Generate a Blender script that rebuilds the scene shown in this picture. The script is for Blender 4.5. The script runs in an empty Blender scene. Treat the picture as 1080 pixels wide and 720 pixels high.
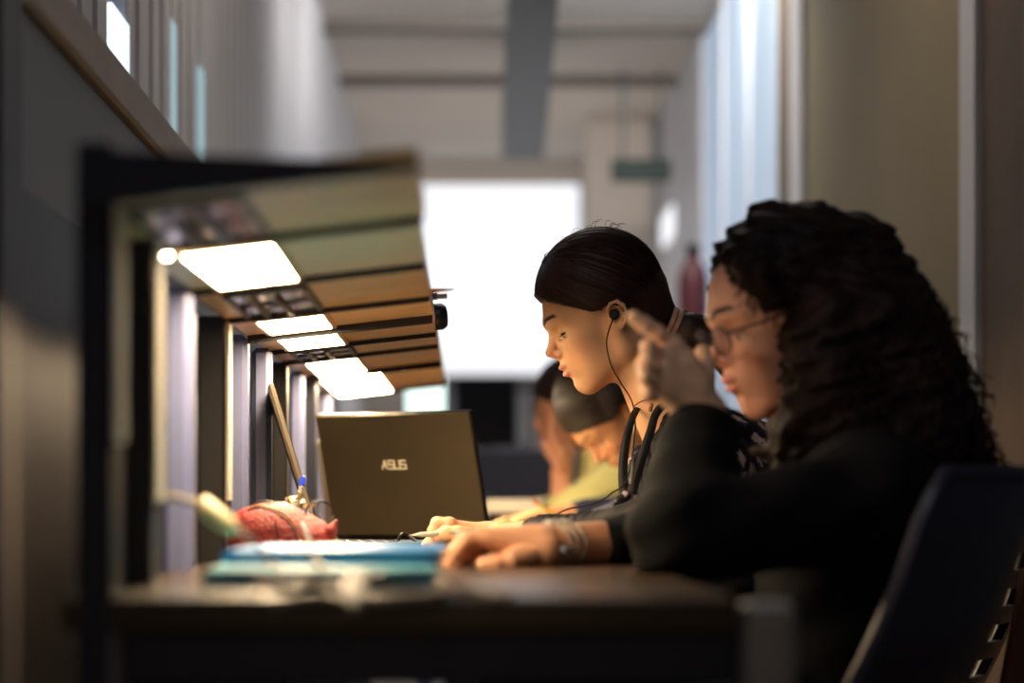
import bpy, math, random
import numpy as np
from mathutils import Vector, Matrix
random.seed(7); rng = np.random.default_rng(7)
scene = bpy.context.scene
COL = scene.collection
F_PX, CX, HY, EYE = 2400.0, 490.0, 525.0, 0.823
DESK = 0.74

def P(px, py, Y):
    """point at distance Y that is seen at photo position (px, py)"""
    return Vector(((px-CX)/F_PX*Y, Y, EYE+(HY-py)/F_PX*Y))

# ------------------------------------------------------------------ objects
def tag(o, label=None, cat=None, group=None, kind=None):
    if label: o['label'] = label
    if cat: o['category'] = cat
    if group: o['group'] = group
    if kind: o['kind'] = kind
    return o
def empty(name, loc, label, cat, group=None):
    o = bpy.data.objects.new(name, None); COL.objects.link(o)
    o.location = loc; o.empty_display_size = .05
    return tag(o, label, cat, group)
def mkobj(name, V, F, mat, parent=None, smooth=True, colors=None, sharp=None):
    me = bpy.data.meshes.new(name)
    V = np.asarray(V, dtype=float)
    if parent is not None:
        V = V - np.array(wloc(parent))
    me.from_pydata(V.tolist(), [], [list(map(int, f)) for f in F]); 
    if colors is not None:
        ca = me.color_attributes.new('Col', 'FLOAT_COLOR', 'POINT')
        c = np.ones((len(V), 4), dtype=np.float32); c[:, :3] = colors
        ca.data.foreach_set('color', c.ravel())
    me.polygons.foreach_set('use_smooth', [smooth]*len(me.polygons))
    mats = mat if isinstance(mat, (list, tuple)) else [mat]
    for m in mats: me.materials.append(m)
    me.update()
    o = bpy.data.objects.new(name, me); COL.objects.link(o)
    if parent is not None: o.parent = parent
    if sharp and smooth:
        me.set_sharp_from_angle(angle=math.radians(sharp))
    return o
def wloc(o):
    v = Vector((0, 0, 0))
    while o is not None:
        v += o.location; o = o.parent
    return v

class MB:
    """collects shapes that become one mesh"""
    def __init__(s): s.V = []; s.F = []
    def add(s, V, F):
        n = len(s.V); s.V += [tuple(v) for v in V]; s.F += [tuple(i+n for i in f) for f in F]; return s
    def box(s, lo, hi, bev=0.0, M=None):
        lo = Vector(lo); hi = Vector(hi); c = (lo+hi)/2; h = (hi-lo)/2
        b = min(bev, h.x*.49, h.y*.49, h.z*.49)
        pts = []
        if b <= 0:
            for sx in (-1, 1):
                for sy in (-1, 1):
                    for sz in (-1, 1): pts.append(Vector((sx*h.x, sy*h.y, sz*h.z)))
            F = [(0,1,3,2),(4,6,7,5),(0,4,5,1),(2,3,7,6),(0,2,6,4),(1,5,7,3)]
        else:
            idx = {}
            for sx in (-1, 1):
                for sy in (-1, 1):
                    for sz in (-1, 1):
                        for ax in range(3):
                            q = [sx*(h.x-b), sy*(h.y-b), sz*(h.z-b)]
                            q[ax] = (sx, sy, sz)[ax]*(h.x, h.y, h.z)[ax]
                            idx[(sx, sy, sz, ax)] = len(pts); pts.append(Vector(q))
            F = []
            def quad(l):
                a = [pts[i] for i in l]; n = (a[1]-a[0]).cross(a[2]-a[0]); m = sum(a, Vector())/len(a)
                F.append(tuple(l) if n.dot(m) > 0 else tuple(reversed(l)))
            for ax in range(3):
                o1, o2 = [i for i in range(3) if i != ax]
                for sg in (-1, 1):
                    l = []
                    for a_, b_ in ((-1,-1),(1,-1),(1,1),(-1,1)):
                        k = [0,0,0]; k[ax] = sg; k[o1] = a_; k[o2] = b_; l.append(idx[(*k, ax)])
                    quad(l)
                for a_ in (-1, 1):
                    for b_ in (-1, 1):
                        k1 = [0,0,0]; k1[ax] = -1; k1[o1] = a_; k1[o2] = b_
                        k2 = list(k1); k2[ax] = 1
                        quad([idx[(*k1, o1)], idx[(*k2, o1)], idx[(*k2, o2)], idx[(*k1, o2)]])
            for sx in (-1, 1):
                for sy in (-1, 1):
                    for sz in (-1, 1): quad([idx[(sx,sy,sz,i)] for i in range(3)])
        pts = [p+c for p in pts]
        if M is not None: pts = [M @ p for p in pts]
        return s.add(pts, F)
    def tube(s, pts, r, n=8, caps=True, closed=False):
        pts = [Vector(p) for p in pts]; N = len(pts)
        rr = r if isinstance(r, (list, tuple)) else [r]*N
        V = []; F = []; up = None
        for i, p in enumerate(pts):
            if closed: t = pts[(i+1) % N]-pts[i-1]
            else: t = pts[min(i+1, N-1)]-pts[max(i-1, 0)]
            if t.length < 1e-9: t = Vector((0, 0, 1))
            t.normalize()
            if up is None: up = t.orthogonal().normalized()
            up = (up - t*up.dot(t))
            up = up.normalized() if up.length > 1e-6 else t.orthogonal().normalized()
            b = t.cross(up)
            for k in range(n):
                a = 2*math.pi*k/n
                V.append(p+(up*math.cos(a)+b*math.sin(a))*rr[i])
        M_ = N if closed else N-1
        for i in range(M_):
            for k in range(n):
                a = i*n+k; b_ = i*n+(k+1) % n; j = (i+1) % N
                F.append((a, b_, j*n+(k+1) % n, j*n+k))
        if caps and not closed:
            F.append(tuple(reversed(range(n)))); F.append(tuple((N-1)*n+k for k in range(n)))
        return s.add(V, F)
    def prism(s, poly, ext):
        """poly: list of 3d points (planar), extruded by vector ext"""
        n = len(poly); V = [Vector(p) for p in poly]+[Vector(p)+Vector(ext) for p in poly]
        F = [tuple(reversed(range(n))), tuple(range(n, 2*n))]+[(i, (i+1) % n, n+(i+1) % n, n+i) for i in range(n)]
        return s.add(V, F)
    def lathe(s, prof, c, axis=(0,0,1), n=24):
        ax = Vector(axis).normalized(); u = ax.orthogonal().normalized(); w = ax.cross(u); c = Vector(c)
        V = []; F = []
        for r, h in prof:
            for k in range(n):
                a = 2*math.pi*k/n; V.append(c+ax*h+(u*math.cos(a)+w*math.sin(a))*r)
        for i in range(len(prof)-1):
            for k in range(n):
                F.append((i*n+k, i*n+(k+1) % n, (i+1)*n+(k+1) % n, (i+1)*n+k))
        return s.add(V, F)
    def build(s, name, mat, parent=None, smooth=True, sharp=35):
        return mkobj(name, s.V, s.F, mat, parent, smooth, sharp=sharp)

def smooth_path(pts, n=8):
    """Catmull-Rom through the points"""
    pts = [Vector(p) for p in pts]; out = []
    for i in range(len(pts)-1):
        p0 = pts[max(i-1, 0)]; p1 = pts[i]; p2 = pts[i+1]; p3 = pts[min(i+2, len(pts)-1)]
        for k in range(n):
            t = k/n
            out.append(.5*((2*p1)+(p2-p0)*t+(2*p0-5*p1+4*p2-p3)*t*t+(3*p1-p0-3*p2+p3)*t**3))
    out.append(pts[-1]); return out

# ------------------------------------------------------------------ sculpting: signed distance fields
class Field:
    def __init__(s, lo, hi, h):
        s.lo = np.array(lo, float); s.h = h
        s.n = np.ceil((np.array(hi)-s.lo)/h).astype(int)+1
        s.F = np.full(s.n, 1.0, dtype=np.float32)
        s.ax = [s.lo[i]+h*np.arange(s.n[i]) for i in range(3)]
    def reg(s, lo, hi, pad):
        a = np.clip(np.floor((np.array(lo)-pad-s.lo)/s.h).astype(int), 0, s.n)
        b = np.clip(np.ceil((np.array(hi)+pad-s.lo)/s.h).astype(int)+1, 0, s.n)
        if np.any(b <= a): return None, None
        sl = tuple(slice(a[i], b[i]) for i in range(3))
        g = np.meshgrid(*[s.ax[i][sl[i]].astype(np.float32) for i in range(3)], indexing='ij')
        return sl, g
    def comb(s, sl, d, k, op):
        A = s.F[sl]
        if op == 'add':
            h = np.clip(.5+.5*(A-d)/k, 0, 1); s.F[sl] = A*(1-h)+d*h-k*h*(1-h)
        else:
            h = np.clip(.5-.5*(A+d)/k, 0, 1); s.F[sl] = A*(1-h)-d*h+k*h*(1-h)
    def rc(s, a, b, ra, rb=None, k=.01, op='add'):
        rb = ra if rb is None else rb
        a = np.array(a, float); b = np.array(b, float); R = max(ra, rb)
        sl, g = s.reg(np.minimum(a, b)-R, np.maximum(a, b)+R, k*1.5+4*s.h)
        if sl is None: return s
        ba = b-a; L = float(ba@ba)+1e-12
        t = np.clip(sum((g[i]-a[i])*ba[i] for i in range(3))/L, 0, 1)
        d = np.sqrt(sum((g[i]-a[i]-t*ba[i])**2 for i in range(3)))-(ra+(rb-ra)*t)
        s.comb(sl, d.astype(np.float32), k, op); return s
    def el(s, c, r, k=.01, op='add', R=None):
        c = np.array(c, float); r = np.array(r, float)*np.ones(3)
        m = r.max() if R is not None else r
        sl, g = s.reg(c-m, c+m, k*1.5+4*s.h)
        if sl is None: return s
        q = [g[i]-c[i] for i in range(3)]
        if R is not None:
            R = np.array(R); q = [sum(R[j][i]*q[j] for j in range(3)) for i in range(3)]   # columns of R = axes
        k0 = np.sqrt(sum((q[i]/r[i])**2 for i in range(3)))
        k1 = np.sqrt(sum((q[i]/r[i]**2)**2 for i in range(3)))+1e-6
        d = k0*(k0-1)/k1
        s.comb(sl, d.astype(np.float32), k, op); return s
    def grid(s): return np.meshgrid(*s.ax, indexing='ij')
    def mesh(s):
        return surfnet(s.F, s.lo, s.h)

def surfnet(Fd, lo, h):
    ins = Fd < 0
    n = Fd.shape
    c = [ins[i:n[0]-1+i, j:n[1]-1+j, k:n[2]-1+k] for i in (0,1) for j in (0,1) for k in (0,1)]
    cnt = sum(x.astype(np.int8) for x in c)
    mixed = (cnt > 0) & (cnt < 8)
    ids = np.argwhere(mixed)
    if len(ids) == 0: return np.zeros((0,3)), []
    imap = -np.ones(mixed.shape, dtype=np.int64); imap[mixed] = np.arange(len(ids))
    acc = np.zeros((len(ids), 3)); num = np.zeros(len(ids))
    cor = [(i,j,k) for i in (0,1) for j in (0,1) for k in (0,1)]
    val = {q: Fd[ids[:,0]+q[0], ids[:,1]+q[1], ids[:,2]+q[2]].astype(float) for q in cor}
    for a in cor:
        for d in range(3):
            if a[d] == 0:
                b = list(a); b[d] = 1; b = tuple(b)
                va, vb = val[a], val[b]; m = (va < 0) != (vb < 0)
                t = np.where(m, va/np.where(m, va-vb, 1), 0)
                p = np.zeros((len(ids), 3)); p += np.array(a); p[:, d] += t
                acc[m] += p[m]; num[m] += 1
    V = lo+(ids+acc/num[:, None])*h
    Q = []
    for d in range(3):
        e1, e2 = [(1,2),(2,0),(0,1)][d]
        A = [slice(None)]*3; B = [slice(None)]*3
        A[d] = slice(0, n[d]-1); B[d] = slice(1, n[d])
        a_ = ins[tuple(A)]; b_ = ins[tuple(B)]
        ed = np.argwhere(a_ != b_)
        ok = (ed[:, e1] > 0) & (ed[:, e1] < n[e1]-1) & (ed[:, e2] > 0) & (ed[:, e2] < n[e2]-1)
        ed = ed[ok]
        sgn = a_[ed[:,0], ed[:,1], ed[:,2]]
        def cell(o1, o2):
            q = ed.copy(); q[:, e1] -= o1; q[:, e2] -= o2
            return imap[q[:,0], q[:,1], q[:,2]]
        q = np.stack([cell(1,1), cell(0,1), cell(0,0), cell(1,0)], 1)
        q[~sgn] = q[~sgn][:, ::-1]
        Q.append(q)
    Q = np.concatenate(Q); Q = Q[(Q >= 0).all(1)]
    # light smoothing
    for _ in range(2):
        S = np.zeros_like(V); C = np.zeros(len(V))
        for i in range(4):
            np.add.at(S, Q[:, i], V[Q[:, (i+1) % 4]]); np.add.at(C, Q[:, i], 1)
            np.add.at(S, Q[:, i], V[Q[:, (i+3) % 4]]); np.add.at(C, Q[:, i], 1)
        m = C > 0
        V[m] = V[m]*.5+.5*(S[m]/C[m][:, None])
    return V, Q
def joinm(parts):
    V = []; F = []; C = []; n = 0
    for v, f, c in parts:
        if len(v) == 0: continue
        V.append(v); F += [tuple(int(i)+n for i in q) for q in f]; C.append(c); n += len(v)
    return np.concatenate(V), F, np.concatenate(C)
def wob(g, A, f=1.0, ph=0.0):
    x, y, z = g
    return A*(np.sin(f*(38*x+9*np.sin(f*14*z+ph)+11*y))*np.sin(f*(33*z+3*np.sin(f*19*y+ph)-21*x)+ph)+.5*np.sin(f*(71*z-44*x+2*np.sin(f*30*y)))*np.sin(f*(52*y+30*z)+1.3))

# ------------------------------------------------------------------ materials
def rgb(r, g, b):
    f = lambda c: (c/255/12.92) if c/255 <= .04045 else ((c/255+.055)/1.055)**2.4
    return (f(r), f(g), f(b), 1)
MATS = {}
def mat(name, col, rough=.5, metal=0, spec=.5, var=0, vscale=8, stretch=(1,1,1), bump=0, bscale=60, bstretch=None,
        emit=None, estr=0, trans=0, alpha=1, sss=0, attr=False, coat=0, col2=None, sheen=0, ior=1.45):
    m = bpy.data.materials.new(name); m.use_nodes = True; nt = m.node_tree; N = nt.nodes; L = nt.links
    b = N['Principled BSDF']
    b.inputs['Base Color'].default_value = col; b.inputs['Roughness'].default_value = rough
    b.inputs['Metallic'].default_value = metal; b.inputs['Specular IOR Level'].default_value = spec
    b.inputs['IOR'].default_value = ior
    b.inputs['Transmission Weight'].default_value = trans; b.inputs['Alpha'].default_value = alpha
    b.inputs['Coat Weight'].default_value = coat; b.inputs['Coat Roughness'].default_value = .12
    b.inputs['Sheen Weight'].default_value = sheen
    if sss:
        b.inputs['Subsurface Weight'].default_value = sss; b.inputs['Subsurface Radius'].default_value = (.012, .005, .003)
        b.inputs['Subsurface Scale'].default_value = .5
    if emit: b.inputs['Emission Color'].default_value = emit; b.inputs['Emission Strength'].default_value = estr
    tc = N.new('ShaderNodeTexCoord')
    def noise(scale, st, det=4):
        mp = N.new('ShaderNodeMapping'); mp.inputs['Scale'].default_value = st; L.new(tc.outputs['Object'], mp.inputs['Vector'])
        n = N.new('ShaderNodeTexNoise'); n.inputs['Scale'].default_value = scale; n.inputs['Detail'].default_value = det
        L.new(mp.outputs['Vector'], n.inputs['Vector']); return n
    src = None
    if attr:
        a = N.new('ShaderNodeAttribute'); a.attribute_name = 'Col'; src = a.outputs['Color']
        L.new(src, b.inputs['Base Color'])
    if var or col2:
        n = noise(vscale, stretch); r = N.new('ShaderNodeValToRGB')
        r.color_ramp.elements[0].position = .32; r.color_ramp.elements[1].position = .68
        if attr:
            r.color_ramp.elements[0].color = (1-var,)*3+(1,); r.color_ramp.elements[1].color = (1,1,1,1)
            mx = N.new('ShaderNodeMix'); mx.data_type = 'RGBA'; mx.blend_type = 'MULTIPLY'; mx.inputs[0].default_value = 1
            L.new(src, mx.inputs[6]); L.new(r.outputs[0], mx.inputs[7]); L.new(mx.outputs[2], b.inputs['Base Color'])
        else:
            c2 = col2 or tuple(min(1, c*(1+var)) for c in col[:3])+(1,)
            c1 = col if col2 else tuple(c*(1-var) for c in col[:3])+(1,)
            r.color_ramp.elements[0].color = c1; r.color_ramp.elements[1].color = c2
            L.new(n.outputs['Fac'], r.inputs[0]); L.new(r.outputs[0], b.inputs['Base Color'])
        if attr: L.new(n.outputs['Fac'], r.inputs[0])
    if bump:
        n = noise(bscale, bstretch or stretch, 6); bp = N.new('ShaderNodeBump'); bp.inputs['Strength'].default_value = bump
        bp.inputs['Distance'].default_value = .004
        L.new(n.outputs['Fac'], bp.inputs['Height']); L.new(bp.outputs[0], b.inputs['Normal'])
    MATS[name] = m; return m

M_wood = mat('beech_laminate', rgb(222,180,118), .38, var=.22, vscale=5, stretch=(1.2,26,4), bump=.08, bscale=30, coat=.1)
M_wood2 = mat('grey_beech_laminate', rgb(226,190,138), .40, var=.18, vscale=5, stretch=(1.2,26,4), bump=.08, bscale=30)
M_edge = mat('desk_wood', rgb(54,40,23), .27, spec=.2, var=.25, vscale=4, stretch=(1.5,14,3))
M_navy = mat('navy_painted_steel', rgb(15,18,32), .5, spec=.3, var=.1, vscale=20, bump=.05, bscale=200)
M_dark = mat('black_brown_steel', rgb(26,22,24), .5, var=.1, vscale=20)
M_lav = mat('lavender_grey_steel', rgb(88,93,124), .42, var=.05, vscale=10)
M_greyp = mat('grey_steel', rgb(80,84,112), .5, var=.05, vscale=10)
M_chrome = mat('brushed_steel', rgb(120,116,110), .4, metal=.6, var=.1, vscale=30)
M_refl = mat('lamp_reflector', rgb(170,172,185), .18, metal=.9, var=.2, vscale=25)
M_lamp = mat('lit_tube_cover', rgb(255,240,215), .4, emit=(1,.74,.45,1), estr=86)
M_black = mat('black_plastic', rgb(16,16,18), .35)
M_lid = mat('laptop_lid', rgb(84,74,56), .4, metal=.3, var=.08, vscale=3, bump=.03, bscale=400)
M_lidedge = mat('laptop_lid_edge', rgb(120,118,112), .3, metal=.6)
M_logo = mat('silver_lettering', rgb(235,225,200), .35, metal=0)
M_screen = mat('dark_screen', rgb(12,12,14), .12)
M_lidgrey = mat('grey_laptop_lid', rgb(96,86,72), .4, metal=.3)
M_blue = mat('blue_folder', rgb(32,128,196), .35, var=.15, vscale=6, coat=.3)
M_teal = mat('teal_folder', rgb(84,178,198), .35, var=.12, vscale=6, coat=.3)
M_paper = mat('paper', rgb(225,218,200), .8, var=.03, vscale=10)
M_red = mat('red_leatherette', rgb(138,44,42), .45, var=.25, vscale=110, bump=.8, bscale=240, col2=None)
M_zip = mat('brass_zip', rgb(140,104,56), .35, metal=.7, var=.3, vscale=300)
M_dkred = mat('dark_lining', rgb(36,14,16), .6)
M_ivory = mat('ivory_plastic', rgb(225,212,165), .45, var=.05)
M_cable = mat('grey_cable', rgb(150,138,116), .4)
M_dcable = mat('dark_cable', rgb(40,34,30), .4)
M_clear = mat('clear_plastic', rgb(215,215,200), .12, trans=.7)
M_glass = mat('spectacle_lens', rgb(235,235,240), .03, trans=.95, alpha=.35)
M_penblue = mat('blue_pen_cap', rgb(24,50,170), .3)
M_pencil = mat('yellow_pencil_paint', rgb(186,170,40), .4)
M_hair = mat('dark_brown_hair', rgb(58,38,32), .45, spec=.4, var=.35, vscale=40, stretch=(1,1,1))
M_hair2 = mat('curly_brown_hair', rgb(32,18,12), .6, spec=.2, var=.5, vscale=18)
M_hair3 = mat('brown_hair', rgb(30,20,15), .5, var=.4, vscale=14)
M_skin = mat('skin', rgb(200,150,120), .46, spec=.4, attr=True, var=.06, vscale=30, bump=.05, bscale=500, sss=.12)
M_jacket = mat('black_jacket', rgb(26,25,28), .75, spec=.3, var=.15, vscale=12, bump=.25, bscale=120)
M_cardi = mat('black_knit', rgb(9,9,12), .85, spec=.2, var=.25, vscale=14, bump=.3, bscale=220)
M_trous = mat('dark_denim', rgb(20,22,34), .8, var=.2, vscale=40)
M_shoe = mat('black_shoe', rgb(14,13,13), .5)
M_yell = mat('pale_green_yellow_cotton', rgb(232,226,150), .8, var=.08, vscale=8)
M_chair = mat('navy_chair_plastic', rgb(32,34,50), .42, var=.1, vscale=8)
M_slot = mat('black_slot', rgb(3,3,4), .9)
M_tie = mat('pink_hair_tie', rgb(205,160,140), .6, var=.15, vscale=60)
M_eye = mat('eye', rgb(230,220,210), .1, attr=True)
M_gframe = mat('dark_spectacle_frame', rgb(44,28,40), .3)
M_wood3 = mat('dark_brown_wood', rgb(96,54,26), .5, var=.2, vscale=6, stretch=(6,6,1))

# dark cloth with a pale flower print; the sleeves are plain (attribute 0)
def floral(name, scale, dark, masked):
    m = mat(name, dark, .7, spec=.3, bump=.2, bscale=150); nt = m.node_tree; N = nt.nodes; L = nt.links; b = N['Principled BSDF']
    tc = [n for n in N if n.type == 'TEX_COORD'][0]
    ns = N.new('ShaderNodeTexNoise'); ns.inputs['Scale'].default_value = scale*2.4; L.new(tc.outputs['Object'], ns.inputs['Vector'])
    mx = N.new('ShaderNodeMix'); mx.data_type = 'RGBA'; mx.inputs[0].default_value = .035
    L.new(tc.outputs['Object'], mx.inputs[6]); L.new(ns.outputs['Color'], mx.inputs[7])
    v = N.new('ShaderNodeTexVoronoi'); v.inputs['Scale'].default_value = scale; L.new(mx.outputs[2], v.inputs['Vector'])
    r = N.new('ShaderNodeValToRGB'); e = r.color_ramp.elements; e[0].position = .0; e[0].color = rgb(130,70,66)
    e[1].position = .42; e[1].color = dark
    q = e.new(.10); q.color = rgb(226,190,180); q = e.new(.27); q.color = rgb(206,176,170); q = e.new(.33); q.color = rgb(70,66,96)
    L.new(v.outputs['Distance'], r.inputs[0])
    if masked:
        a = N.new('ShaderNodeAttribute'); a.attribute_name = 'Col'; m2 = N.new('ShaderNodeMix'); m2.data_type = 'RGBA'
        L.new(a.outputs['Fac'], m2.inputs[0]); m2.inputs[6].default_value = dark; L.new(r.outputs[0], m2.inputs[7]); L.new(m2.outputs[2], b.inputs['Base Color'])
    else: L.new(r.outputs[0], b.inputs['Base Color'])
    return m
M_floral = floral('floral_print', 30, rgb(14,14,24), False)
M_floralj = floral('floral_jacket', 25, rgb(22,21,26), True)
# ================================================================== SETTING
def struct(name, mb, m, smooth=False):
    o = mb.build(name, m, None, smooth); o['kind'] = 'structure'; return o
M_floor = mat('floor_lino', rgb(165,156,146), .5, var=.15, vscale=3)
M_ceil = mat('ceiling_paint', rgb(200,190,180), .9, var=.04, vscale=2)
M_wallr = mat('beige_wall_panel', rgb(140,128,100), .7, var=.07, vscale=1.6, bump=.05, bscale=30)
M_wallb = mat('brown_wall_panel', rgb(92,76,62), .65, var=.18, vscale=5)
M_trimw = mat('white_trim', rgb(205,205,210), .5)
M_slat = mat('grey_wall_slats', rgb(196,196,202), .5, var=.06, vscale=2)
M_far = mat('far_wall', rgb(205,195,185), .9, var=.05, vscale=1)
M_win = mat('daylight_window', rgb(200,204,210), .8, emit=(.93,.95,1,1), estr=.86)
M_winb = mat('blue_daylight_window', rgb(120,135,150), .5, emit=(.55,.68,.86,1), estr=.42)
M_winc = mat('slit_window', rgb(150,170,180), .5, emit=(.72,.88,1,1), estr=1.6)
M_win2 = mat('dim_slit_window', rgb(150,170,180), .5, emit=(.45,.68,.75,1), estr=.45)
M_rail = mat('beige_rail', rgb(150,132,108), .5, var=.12, vscale=4, stretch=(4,1,4))
M_greypan = mat('grey_partition_panel', rgb(88,88,90), .5, var=.06, vscale=2)
M_brownpan = mat('dark_brown_partition', rgb(16,12,12), .45, spec=.2, var=.2, vscale=3)
M_duct = mat('duct_blue_grey', rgb(70,80,88), .5, var=.1, vscale=4)
M_green = mat('dark_green_sign', rgb(20,50,46), .5)
M_dred = mat('dark_red_paint', rgb(70,14,24), .5)
CEIL = EYE+2.08
mb = MB().box((-2.5, -1.0, -.05), (3.0, 14.2, 0)); struct('floor', mb, M_floor)
mb = MB().box((-2.5, 1.0, CEIL), (3.0, 14.2, CEIL+.1)); struct('ceiling', mb, M_ceil)
# side wall on the right, in panels
mb = MB().box((1.05, 3.2, 0), (1.15, 4.62, CEIL)); struct('wall_right', mb, M_wallb)
mb = MB().box((1.035, 4.62, 0), (1.10, 4.76, CEIL)); struct('trim_1', mb, M_trimw)
mb = MB().box((1.05, 4.76, 0), (1.15, 7.0, CEIL)); struct('wall_right', mb, M_wallr)
mb = MB().box((1.035, 7.0, 0), (1.10, 7.25, CEIL)); struct('trim_2', mb, M_trimw)
mb = MB().box((1.05, 7.25, 0), (1.15, 7.64, CEIL)); struct('wall_right', mb, M_wallb)
mb = MB().box((1.06, 7.64, .45), (1.10, 10.1, CEIL-.05)); struct('window_1', mb, M_winb)
mb = MB()
for y in (7.64, 8.45, 9.27, 10.06): mb.box((1.05, y, .45), (1.09, y+.025, CEIL))
mb.box((1.03, 7.64, .38), (1.1, 10.1, .45)); struct('trim_3', mb, M_trimw)
mb = MB().box((1.05, 7.64, 0), (1.15, 10.1, .38)).box((1.05, 10.1, 0), (1.15, 14, CEIL)); struct('wall_right', mb, MATS['grey_wall_slats'])
mb = MB().box((1.035, 11.4, EYE+1.32), (1.06, 12.0, EYE+1.47)); struct('window_6', mb, M_win)  # glowing panel stands in for a sunlit white spot on the wall
# far wall with a wide bright window
z0, z1 = EYE+.76, EYE+1.93
mb = MB().box((-2.5, 14, 0), (-.40, 14.1, CEIL)).box((.74, 14, 0), (3.0, 14.1, CEIL)).box((-.40, 14, 0), (.74, 14.1, z0)).box((-.40, 14, z1), (.74, 14.1, CEIL))
struct('wall_far', mb, M_far)
mb = MB().box((-.40, 14.04, z0), (.74, 14.08, z1)); struct('window_2', mb, M_win)
mb = MB()
for x in (-.40, .705): mb.box((x, 14.0, z0), (x+.035, 14.04, z1))
struct('trim_4', mb, M_trimw)
# ceiling beams
mb = MB()
for y in (9.9, 11.2): mb.box((-2.5, y, CEIL-.04), (3, y+.12, CEIL))
struct('trim_5', mb, mat('beam_grey', rgb(110,104,98), .8))
# left wall of upright slats with narrow window slits
mb = MB(); y = 3.2; i = 0
slits = [(3.95, 4.15, 1), (4.73, 4.84, 2), (5.27, 5.36, 2)]
edges = []
while y < 14:
    w = .115 if y < 8 else .2
    skip = [s for s in slits if y+w > s[0]+.01 and y < s[0]+.01]
    if skip: w = skip[0][0]-y
    if w > .02: mb.box((-.68, y, 0), (-.622+.006*((i*7) % 3), y+w-.004, CEIL), .004)
    y += w
    for s in slits:
        if abs(y-s[0]) < .005: y = s[1]
    i += 1
struct('wall_left', mb, M_slat)
for k, (a, b_, q) in enumerate(slits):
    mb = MB().box((-.635, a, .6), (-.612, b_, EYE+(.86 if q == 1 else 1.0)))
    struct('window_%d' % (k+3), mb, M_winc if q == 1 else M_win2)
    mb = MB().box((-.67, a, EYE+(.86 if q == 1 else 1.0)), (-.64, b_, CEIL)).box((-.67, a, 0), (-.64, b_, .6)); struct('wall_left', mb, M_slat)
mb = MB().box((-.70, 3.2, 0), (-.682, 14, CEIL)); struct('wall_left', mb, M_greypan)
# hanging duct, sign, extinguisher, post far back
du = empty('ceiling_duct', (.2, 8.5, EYE+1.5), 'long blue-grey duct hanging from the ceiling above the aisle', 'duct')
MB().prism([(.13, 6.4, EYE+1.58), (.28, 6.4, EYE+1.58), (.37, 10.6, EYE+1.58), (.175, 10.6, EYE+1.58)], (0, 0, .2)).build('duct_body', M_duct, du, False)
for y in (7.0, 10.3): MB().box((.22, y, EYE+1.775), (.235, y+.02, CEIL)).build('hanger', M_duct, du)
sg = empty('hanging_sign', (.83, 11, EYE+1.58), 'dark green sign hanging from the ceiling near the right wall', 'sign')
MB().box((.71, 11, EYE+1.53), (1.0, 11.04, EYE+1.64), .01).build('sign_panel', M_green, sg)
for x in (.76, .94): MB().box((x, 11.015, EYE+1.63), (x+.012, 11.027, CEIL)).build('hanger', M_duct, sg)
fe = empty('fire_extinguisher', (.88, 9.0, 0), 'dark red fire extinguisher on the right side of the aisle, in the blurred distance', 'extinguisher')
c = P(731, 330, 9.0)
MB().lathe([(0.0, c.z-.33), (.055, c.z-.33), (.062, c.z-.30), (.062, c.z+.12), (.05, c.z+.18), (.025, c.z+.21), (.025, c.z+.23), (0, c.z+.23)], (c.x, 9.0, 0)).build('cylinder', M_dred, fe)
MB().lathe([(.025, c.z+.23), (.03, c.z+.27), (0, c.z+.27)], (c.x, 9.0, 0)).build('valve', M_black, fe)
MB().box((c.x-.05, 8.95, 0), (c.x+.05, 9.05, c.z-.33), .01).build('stand', M_duct, fe)
pc = P(640, 200, 12.5)
pl = MB().box((.66, 12.4, 0), (1.02, 12.65, CEIL), .01); struct('trim_6', pl, M_far)

t = empty('bookcase', (.12, 13.2, 0), 'dark grey bookcase standing below the bright far window', 'bookcase')
MB().box((-.13, 13.2, 0), (.42, 13.5, EYE+.70), .01).build('carcass', mat('dark_grey_violet', rgb(62,60,68), .6), t)
for k in range(4): MB().box((-.10, 13.18, .12+k*.34), (.39, 13.2, .12+k*.34+.30), .004).build('door', M_greypan, t)
# low partition behind the desks
pt = empty('partition', (-.51, 2.3, 0), 'low dark partition with a grey upper panel and beige top rail running behind the desks', 'partition')
MB().box((-.515, 2.5, 0), (-.50, 9.0, EYE+.351)).build('lower_panel', M_brownpan, pt, False)
MB().box((-.515, 2.5, EYE+.351), (-.502, 9.0, EYE+.556)).build('upper_panel', M_greypan, pt, False)
MB().box((-.53, 2.42, EYE+.556), (-.488, 9.0, EYE+.624), .006).build('top_rail', M_rail, pt)
MB().box((-.535, 2.38, 0), (-.485, 2.50, EYE+.70), .004).build('end_post', M_dark, pt)

# ================================================================== DESKS
desks = [(1.89, 3.45), (3.456, 5.2), (5.206, 7.0)]
dl = ['nearest long library desk with dark wood top and navy apron', 'middle library desk with dark wood top carrying the open laptop', 'farthest library desk beyond the laptop where a student writes']
for i, (a, b_) in enumerate(desks):
    d = empty('library_desk', (-.05, a, 0), dl[i], 'desk', 'row of library desks')
    MB().box((-.335, a, DESK-.029), (.228, b_, DESK), .003).build('desk_top', M_edge, d)
    MB().box((-.285, a+.005, DESK-.073), (.226, a+.03, DESK-.0295), .002).build('apron', M_navy, d)
    MB().box((.19, a+.035, DESK-.073), (.226, b_-.02, DESK-.0295), .002).build('apron', M_navy, d)
    for x0, x1 in ((-.323, -.287), (.230, .277)):
        for y0 in (a+.002, b_-.05):
            MB().box((x0, y0, 0), (x1, y0+.045, DESK-.004), .006).build('leg', M_chrome, d)
    MB().box((-.30, a+.2, .25), (-.285, b_-.2, DESK-.03), .003).build('modesty_panel', M_dark, d)

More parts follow.
